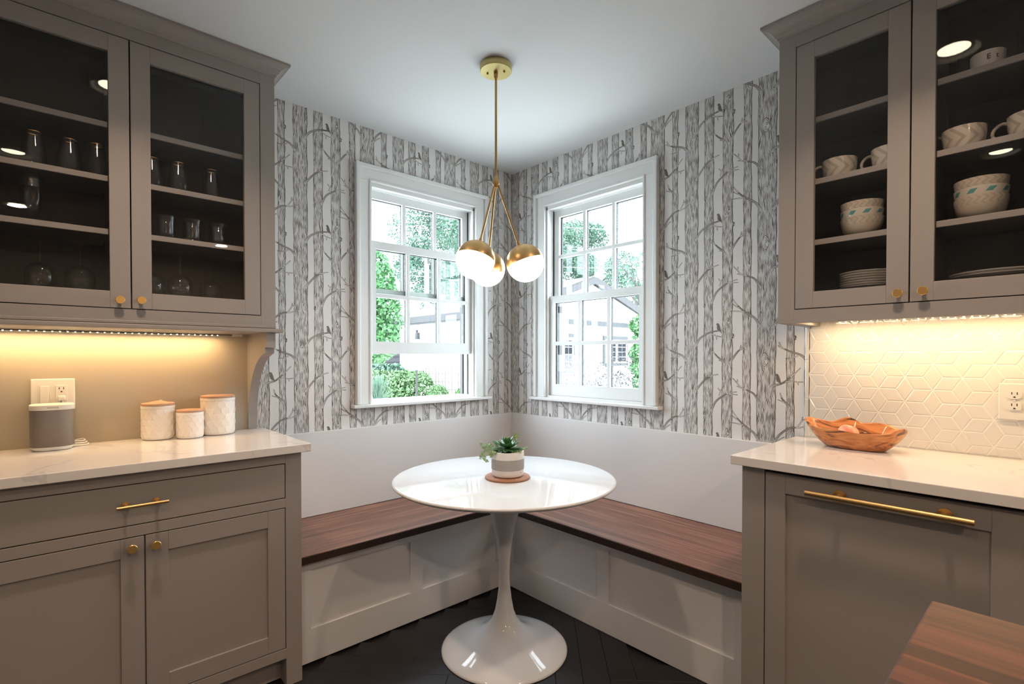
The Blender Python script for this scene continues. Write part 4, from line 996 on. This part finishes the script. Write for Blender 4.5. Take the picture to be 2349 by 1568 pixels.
for k_ in range(2):
    b = B(); b.lathe([(0, .002), (.078, .002), (.082, 0), (.090, .002), (.128, .014), (.1285, .0155), (.124, .0155), (.088, .006), (0, .005)], (-.155, -2.415, zs + .009 * k_), 64)
    tag(b.put('plate', PLATE, None, True), ('lower' if k_ == 0 else 'upper') + ' large white dinner plate behind the right door', 'plate', 'large dinner plates')
g = thing('lettered_bowl', 'cream bowl with black letters on the top shelf behind the right door', 'bowl', (-.20, -2.378, 2.1085))
b = B(); b.lathe([(0, 0), (.032, 0), (.038, .004), (.0405, .03), (.041, .058), (.0395, .0585), (.039, .03), (.034, .007), (0, .006)], (-.20, -2.378, 2.1085), 48); b.put('bowl_body', CER, g, True)
for s_, a in (('E', 187), ('t', 215)):
    ar = R(a); p = Vector((-.20 + .0417 * math.cos(ar), -2.378 + .0417 * math.sin(ar), 2.1085 + .036)); nx = Vector((math.cos(ar), math.sin(ar), 0)); ux = Vector((-math.sin(ar), math.cos(ar), 0))
    text(s_, .022, p, Matrix((ux, (0, 0, 1), nx)).transposed().to_4x4(), BLACK, g)
# ------------------------------------------------------------------ island corner
isl = thing('kitchen_island', 'kitchen island with a thick striped walnut butcher-block top, bottom right', 'island', (-1.75, -2.85, 0))
b = B(); b.box(-2.16, -1.437, -3.5, -2.433, .872, .914, .003); b.put('butcher_block_top', ISLAND, isl)
b = B(); b.box(-2.10, -1.48, -3.45, -2.475, .0, .8715, .002); b.put('island_body', CAB, isl)
# ------------------------------------------------------------------ outdoors
GRASS = mat('lawn', (.08, .13, .06), .9, noise=.3, nscale=6)
PAVE = mat('pale_paving', (.62, .60, .57), .85, noise=.06, nscale=4)
STUC = mat('white_stucco', (.80, .80, .78), .85, bump=.2)
FASC = mat('mauve_fascia', (.017, .0145, .0165), .6)
ROOF = mat('pale_shingle', (.045, .040, .038), .9, noise=.12, nscale=12)
BANDM = mat('grey_frieze', (.026, .028, .031), .7)
PANE = mat('house_window_pane', (.004, .006, .009), .6, spec=.1)
BARKM = mat('tree_bark', (.05, .045, .04), .9, noise=.3, nscale=8)
def leafm(name, c):
    m, n, l, b_ = nm(name); oi = n.new('ShaderNodeTexCoord'); t = n.new('ShaderNodeTexNoise'); t.inputs['Scale'].default_value = 2.2; t.inputs['Detail'].default_value = 3
    l.new(oi.outputs['Object'], t.inputs['Vector']); r_ = n.new('ShaderNodeMixRGB'); r_.inputs[1].default_value = (*[v * .55 for v in c], 1); r_.inputs[2].default_value = (*[min(1, v * 1.35) for v in c], 1)
    l.new(t.outputs[0], r_.inputs[0]); l.new(r_.outputs[0], b_.inputs['Base Color']); b_.inputs['Roughness'].default_value = .6
    return m
LF1 = leafm('tree_leaf', (.052, .110, .070)); LF2 = leafm('arborvitae_leaf', (.055, .150, .050)); LF3 = leafm('hedge_leaf', (.075, .145, .055)); LF4 = leafm('maple_leaf', (.022, .017, .020)); LF5 = leafm('grass_blade', (.06, .12, .075))
gd = struct('ground', B().box(-30, 70, -40, 70, -.30, -.02), PAVE)
b = B(); b.box(.4, 3.6, 6.4, 9.0, -.02, .002); tag(b.put('lawn', GRASS), 'green lawn strip outside the windows', 'lawn', kind='stuff')
def leaves(name, m, parent, sampler, n, size, up=.0):
    me = bpy.data.meshes.new(name); vs_, fs = [], []
    for i_ in range(n):
        p = sampler(); d_ = Vector((random.gauss(0, 1), random.gauss(0, 1), random.gauss(0, 1) + up)).normalized(); u_ = d_.orthogonal().normalized(); u_.rotate(Matrix.Rotation(random.random() * 6.28, 3, d_)); v_ = d_.cross(u_)
        s_ = size * random.uniform(.6, 1.4); k_ = len(vs_)
        vs_ += [p - u_ * s_, p + v_ * s_ * .55, p + u_ * s_, p - v_ * s_ * .55]; fs.append((k_, k_ + 1, k_ + 2, k_ + 3))
    me.from_pydata(vs_, [], fs); me.materials.append(m); me.transform(Matrix.Translation(-worldloc(parent)))
    o = bpy.data.objects.new(name, me); C.objects.link(o); o.parent = parent; o['kind'] = 'stuff'; return o
def blob(blobs, hollow=.55):
    tot = [b_[3] ** 2 for b_ in blobs]
    def f():
        x, y, z, r_, rz = random.choices(blobs, tot)[0]
        d_ = Vector((random.gauss(0, 1), random.gauss(0, 1), random.gauss(0, 1))).normalized() * r_ * (hollow + (1 - hollow) * random.random() ** .5)
        return Vector((x + d_.x, y + d_.y, z + d_.z * rz / r_))
    return f
def tree(name, label, x, y, blobs, n, size, m, trunk_r, trunk_h, branches=()):
    t_ = thing(name, label, 'tree', (x, y, 0))
    b = B(); b.tube([(x, y, -.02), (x + .1, y, trunk_h * .5), (x, y + .1, trunk_h)], [trunk_r, trunk_r * .7, trunk_r * .4], 10); b.put('trunk', BARKM, t_, True)
    if branches:
        b = B()
        for br in branches: b.tube(br[0], br[1], 6)
        b.put('branches', BARKM, t_, True)
    leaves('foliage', m, t_, blob(blobs), n, size); return t_
# big shade tree beyond the left window
def crowns(cx, cy, cz, rx, rz, n, r0, r1):
    o = []
    for _ in range(n):
        d_ = Vector((random.gauss(0, 1), random.gauss(0, 1), random.gauss(0, 1))).normalized() * random.random() ** .4
        r_ = random.uniform(r0, r1); o.append((cx + d_.x * rx, cy + d_.y * rx, cz + d_.z * rz, r_, r_ * .8))
    return o
tree('shade_tree', 'large green shade tree seen through the left window', 14.9, 20.6, crowns(14.9, 20.6, 7.3, 3.4, 3.2, 30, .7, 1.4) + crowns(12.4, 20.4, 5.2, 1.4, 1.6, 10, .5, .9), 42000, .065, LF1, .3, 6)
tree('shade_tree', 'pale green round tree behind the gabled house', 18.6, 14.8, crowns(18.6, 14.8, 6.0, 2.3, 2.4, 26, .5, 1.0), 34000, .055, LF1, .25, 5)
tree('shade_tree', 'low green tree at the right behind the gabled house', 26.3, 16.4, crowns(26.3, 16.4, 5.0, 2.2, 1.6, 12, .5, 1.0), 10000, .055, LF1, .2, 3)
brs = []
for k_ in range(16):
    a = random.uniform(0, 6.28); r_ = random.uniform(.5, 1.3); zb = random.uniform(2.6, 4.2); p0 = Vector((16.6, 10.0, zb)); d_ = Vector((math.cos(a) * r_, math.sin(a) * r_, random.uniform(.9, 2.2)))
    brs.append(([p0, p0 + d_ * .5 + Vector((0, 0, .1)), p0 + d_], [.045, .028, .010]))
tree('bare_tree', 'sparse thin-branched tree seen at the right of the right window', 16.6, 10.0, [(16.6, 10, 4.9, 1.1, .9)], 320, .08, LF1, .10, 4.6, brs)
t_ = thing('arborvitae', 'bright green arborvitae seen at the left of the left window', 'shrub', (1.30, 4.9, 0))
b = B(); b.tube([(1.30, 4.9, 0), (1.30, 4.9, 1.6)], [.08, .05], 8); b.put('trunk', BARKM, t_)
leaves('foliage', LF2, t_, blob([(1.42 + dx, 4.79 + dy, 1.52 + z_, r_, r_ * 1.1) for z_, r_ in ((0, .34), (.3, .40), (.6, .36), (.9, .28), (1.15, .18), (1.35, .08)) for dx, dy in ((.1, 0), (-.1, .1), (.02, -.12))], .7), 9000, .034, .8)
t_ = thing('arborvitae', 'narrow green arborvitae seen at the right of the right window', 'shrub', (5.50, 2.53, 0))
b = B(); b.tube([(5.50, 2.53, 0), (5.50, 2.53, 1.9)], [.06, .03], 8); b.put('trunk', BARKM, t_)
leaves('foliage', LF2, t_, blob([(5.50, 2.53, .3 + .25 * k_, .27 + .04 * math.sin(k_ * 2.2), .2) for k_ in range(7)] + [(5.54, 2.47, 2.0, .16, .3)], .75), 6000, .036, .8)
for nm_, lab, bl, n_, sz, m_ in (('hedge', 'clipped bright green hedge in the garden seen under the raised sash', [(4.0 + .22 * k_, 9.85 - .20 * k_, .45, .42, .44) for k_ in range(5)], 9000, .045, LF3),
                                 ('hedge', 'dark green bush behind the clipped hedge', [(4.7 + .25 * k_, 11.2 - .2 * k_, .52, .42, .52) for k_ in range(3)], 5000, .05, LF1),
                                 ('low_shrub', 'small yellow-green shrub right of the clipped hedge', [(5.02, 8.33, .26, .27, .27)], 2500, .035, LF3),
                                 ('low_shrub', 'small yellow-green shrub farthest right under the raised sash', [(5.46, 7.86, .22, .20, .23)], 2500, .035, LF3)):
    t_ = thing(nm_, lab, 'shrub', (bl[0][0], bl[0][1], 0)); leaves('foliage', m_, t_, blob(bl, .75), n_, sz, 0)
t_ = thing('ornamental_grass', 'clump of long green grass at the lower left of the left window', 'grass', (1.98, 5.68, 0))
bm = bmesh.new()
for k_ in range(260):
    a = random.uniform(0, 6.28); r_ = random.uniform(.05, .42); h_ = random.uniform(.5, .98); p0 = Vector((random.gauss(0, .04), random.gauss(0, .04), 0)); d_ = Vector((math.cos(a), math.sin(a), 0)); s_ = Vector((-d_.y, d_.x, 0)) * .007; pv = None
    for i_ in range(5):
        t2 = i_ / 4; p = p0 + d_ * r_ * t2 ** 1.6 + Vector((0, 0, h_ * math.sin(t2 * 1.75) / math.sin(1.57))); c_ = (bm.verts.new(p - s_ * (1 - t2 * .8)), bm.verts.new(p + s_ * (1 - t2 * .8)))
        if pv: bm.faces.new((pv[0], pv[1], c_[1], c_[0]))
        pv = c_
me = bpy.data.meshes.new('blades'); bm.to_mesh(me); bm.free(); me.materials.append(LF5); o = bpy.data.objects.new('blades', me); C.objects.link(o); o.parent = t_; o['kind'] = 'stuff'
# feathery dark shrub below the right window
t_ = thing('feathery_shrub', 'airy purple-grey feathery shrub in front of the gabled house', 'shrub', (2.45, 1.2, 0))
b = B(); tips = []
for k_ in range(34):
    a = random.uniform(0, 6.28); r_ = random.uniform(.2, .62); h_ = random.uniform(.75, 1.25); bx, by = 2.42, 1.22
    p1 = Vector((bx + math.cos(a) * r_ * .5, by + math.sin(a) * r_ * .5, h_ * .7)); p2 = Vector((bx + math.cos(a) * r_, by + math.sin(a) * r_, h_)); b.tube([(bx, by, 0), p1, p2], [.008, .005, .002], 5); tips.append((p2.x, p2.y, p2.z, .14, .10)); tips.append((p1.x, p1.y, p1.z, .10, .09))
b.put('branches', BARKM, t_)
leaves('foliage', LF4, t_, blob(tips, .1), 3400, .013)
# gabled house (corner nearest at x 7.10, y 7.79)
hs_ = thing('gabled_house', 'white stucco house with a low gable and mauve fascia seen through the windows', 'house', (10.7, 7.8, 0))
hx0, hx1, hy, hz, pk, hyb = 7.10, 13.40, 7.79, 2.64, 3.70, 13.3
b = B(); b.prism([(hx0, hy, 0), (hx1, hy, 0), (hx1, hy, hz), ((hx0 + hx1) / 2, hy, pk - .05), (hx0, hy, hz)], (0, hyb - hy, 0)); b.put('walls', STUC, hs_)
cx = (hx0 + hx1) / 2; sl = (pk - hz) / (cx - hx0)
for s_ in (-1, 1):
    e = hx0 - .35 if s_ < 0 else hx1 + .35; ez = pk - sl * abs(e - cx)
    b = B(); b.prism([(cx, hy - .38, pk), (e, hy - .38, ez), (e, hy - .38, ez + .04), (cx, hy - .38, pk + .05)], (0, hyb - hy + .76, 0)); b.put('roof_slope', ROOF, hs_)
    b = B(); b.prism([(cx, hy - .40, pk - .20), (e, hy - .40, ez - .20), (e, hy - .40, ez), (cx, hy - .40, pk)], (0, .03, 0)); b.put('rake_board', FASC, hs_)
b = B(); ez = pk - sl * (cx - hx0 + .35)
b.box(hx0 - .37, hx0 - .33, hy - .4, hyb + .3, ez - .16, ez + .05); b.put('gutter', FASC, hs_)
b = B(); b.box(hx0 - .33, hx0, hy - .36, hyb + .3, ez - .18, ez - .15); b.put('soffit', BANDM, hs_)
b = B(); b.box(hx0 + .1, hx1 - .1, hy - .04, hy, 2.23, 2.39); b.put('frieze_board', BANDM, hs_)
for (a0, a1, z0_, z1_, pn_) in ((8.55, 9.67, .75, 1.95, 2), (11.1, 12.45, .94, 1.93, 2)):
    b = B(); b.box(a0, a1, hy - .05, hy, z0_, z1_); wf = b.put('window', BANDM, hs_)
    b = B(); b.box(a0 + .09, a1 - .09, hy - .07, hy - .05, z0_ + .09, z1_ - .12); b.put('sash', WHITE, wf)
    n_ = 4; wdt = (a1 - a0 - .18) / 2
    for h_ in (0, 1):
        x0_ = a0 + .09 + h_ * wdt; 
        for r_ in range(4):
            for c_ in range(2):
                pw_ = (wdt - .16) / 2; ph_ = (z1_ - z0_ - .41) / 4
                b = B(); xx = x0_ + .07 + c_ * (pw_ + .02); zz = z0_ + .14 + r_ * (ph_ + .02); b.box(xx, xx + pw_, hy - .08, hy - .065, zz, zz + ph_); b.put('pane', PANE, wf)
b = B(); b.box(hx0 - .10, hx0, 12.48, 12.64, 1.86, 2.06, .01); b.box(hx0 - .14, hx0, 12.44, 12.68, 1.84, 1.862); b.lathe([(0, 0), (.03, 0), (.05, .09), (0, .1)], (hx0 - .07, 12.56, 2.06), 12); b.put('wall_lantern', BANDM, hs_)
# grey outbuilding behind the arborvitae
sd = thing('outbuilding', 'grey clapboard outbuilding half hidden behind the arborvitae', 'building', (6.6, 15.2, 0))
b = B(); b.box(5.6, 7.9, 15.2, 17.6, 0, 2.75); b.put('walls', BANDM, sd)
for k_ in range(12):
    b = B(); b.prism([(5.58, 15.17, .2 + .21 * k_), (5.58, 15.20, .2 + .21 * k_), (5.58, 15.20, .40 + .21 * k_)], (2.3, 0, 0)); b.put('clapboard', BANDM, sd)
b = B(); b.prism([(5.4, 15.0, 2.70), (8.1, 15.0, 2.70), (6.75, 15.0, 3.5)], (0, 2.9, 0)); b.put('roof', ROOF, sd)
# lattice fence
ft = thing('lattice_fence', 'pale open lattice fence beside the house wall', 'fence', (5.9, 9.7, 0)); A_ = Vector((5.28, 9.43, 0)); B_ = Vector((6.05, 8.25, 0)); FM = mat('weathered_fence', (.10, .09, .08), .9)
dv = (B_ - A_).normalized(); nv = Vector((-dv.y, dv.x, 0)) * .012; L = (B_ - A_).length
for k_ in range(16):
    p = A_ + dv * (L * k_ / 15); b = B(); b.prism([p - dv * .012, p + dv * .012, p + dv * .012 + nv, p - dv * .012 + nv], (0, 0, .96)); b.put('slat', FM, ft)
for z_ in (.12, .34, .56, .78, .93):
    b = B(); b.prism([A_ - nv, B_ - nv, B_, A_], (0, 0, .022)); b.bm.transform(Matrix.Translation((0, 0, z_))); b.put('rail', FM, ft)
b = B(); b.tube([(.88, 2.63, 0), (.88, 2.63, 1.075)], .012, 8); b.lathe([(0, .02), (.016, .01), (.016, 0)], (.88, 2.63, 1.075), 10)
tag(b.put('garden_stake', BLACK), 'thin black garden stake standing outside the left window', 'post')
# utility pole and wires
up_ = thing('utility_pole', 'pale utility pole in front of the shade tree', 'pole', (10.9, 17.93, 0))
b = B(); b.tube([(10.9, 17.93, 0), (10.9, 17.93, 6.25)], [.13, .11], 12); b.put('pole', mat('pale_pole', (.30, .30, .30), .8), up_)
b = B(); b.tube([(10.9, 17.80, 5.6), (10.9, 17.80, 5.95)], .05, 8); b.put('insulator', BARKM, up_)
WIRE = mat('wire', (.12, .12, .12), .6)
for lab, p, q in (('topmost overhead wire crossing the shade tree', (4, 24, 9.2), (26, 4, 7.6)), ('middle overhead wire crossing the shade tree', (4, 24, 7.2), (26, 4, 5.9)), ('lowest overhead wire crossing both windows', (4, 24, 6.3), (26, 4, 4.9))):
    P_, Q_ = Vector(p), Vector(q); b = B(); b.tube([P_.lerp(Q_, t2 / 12) - Vector((0, 0, 1.1 * math.sin(math.pi * t2 / 12))) for t2 in range(13)], .018, 6); tag(b.put('overhead_wire', WIRE, None, True), lab, 'wire')
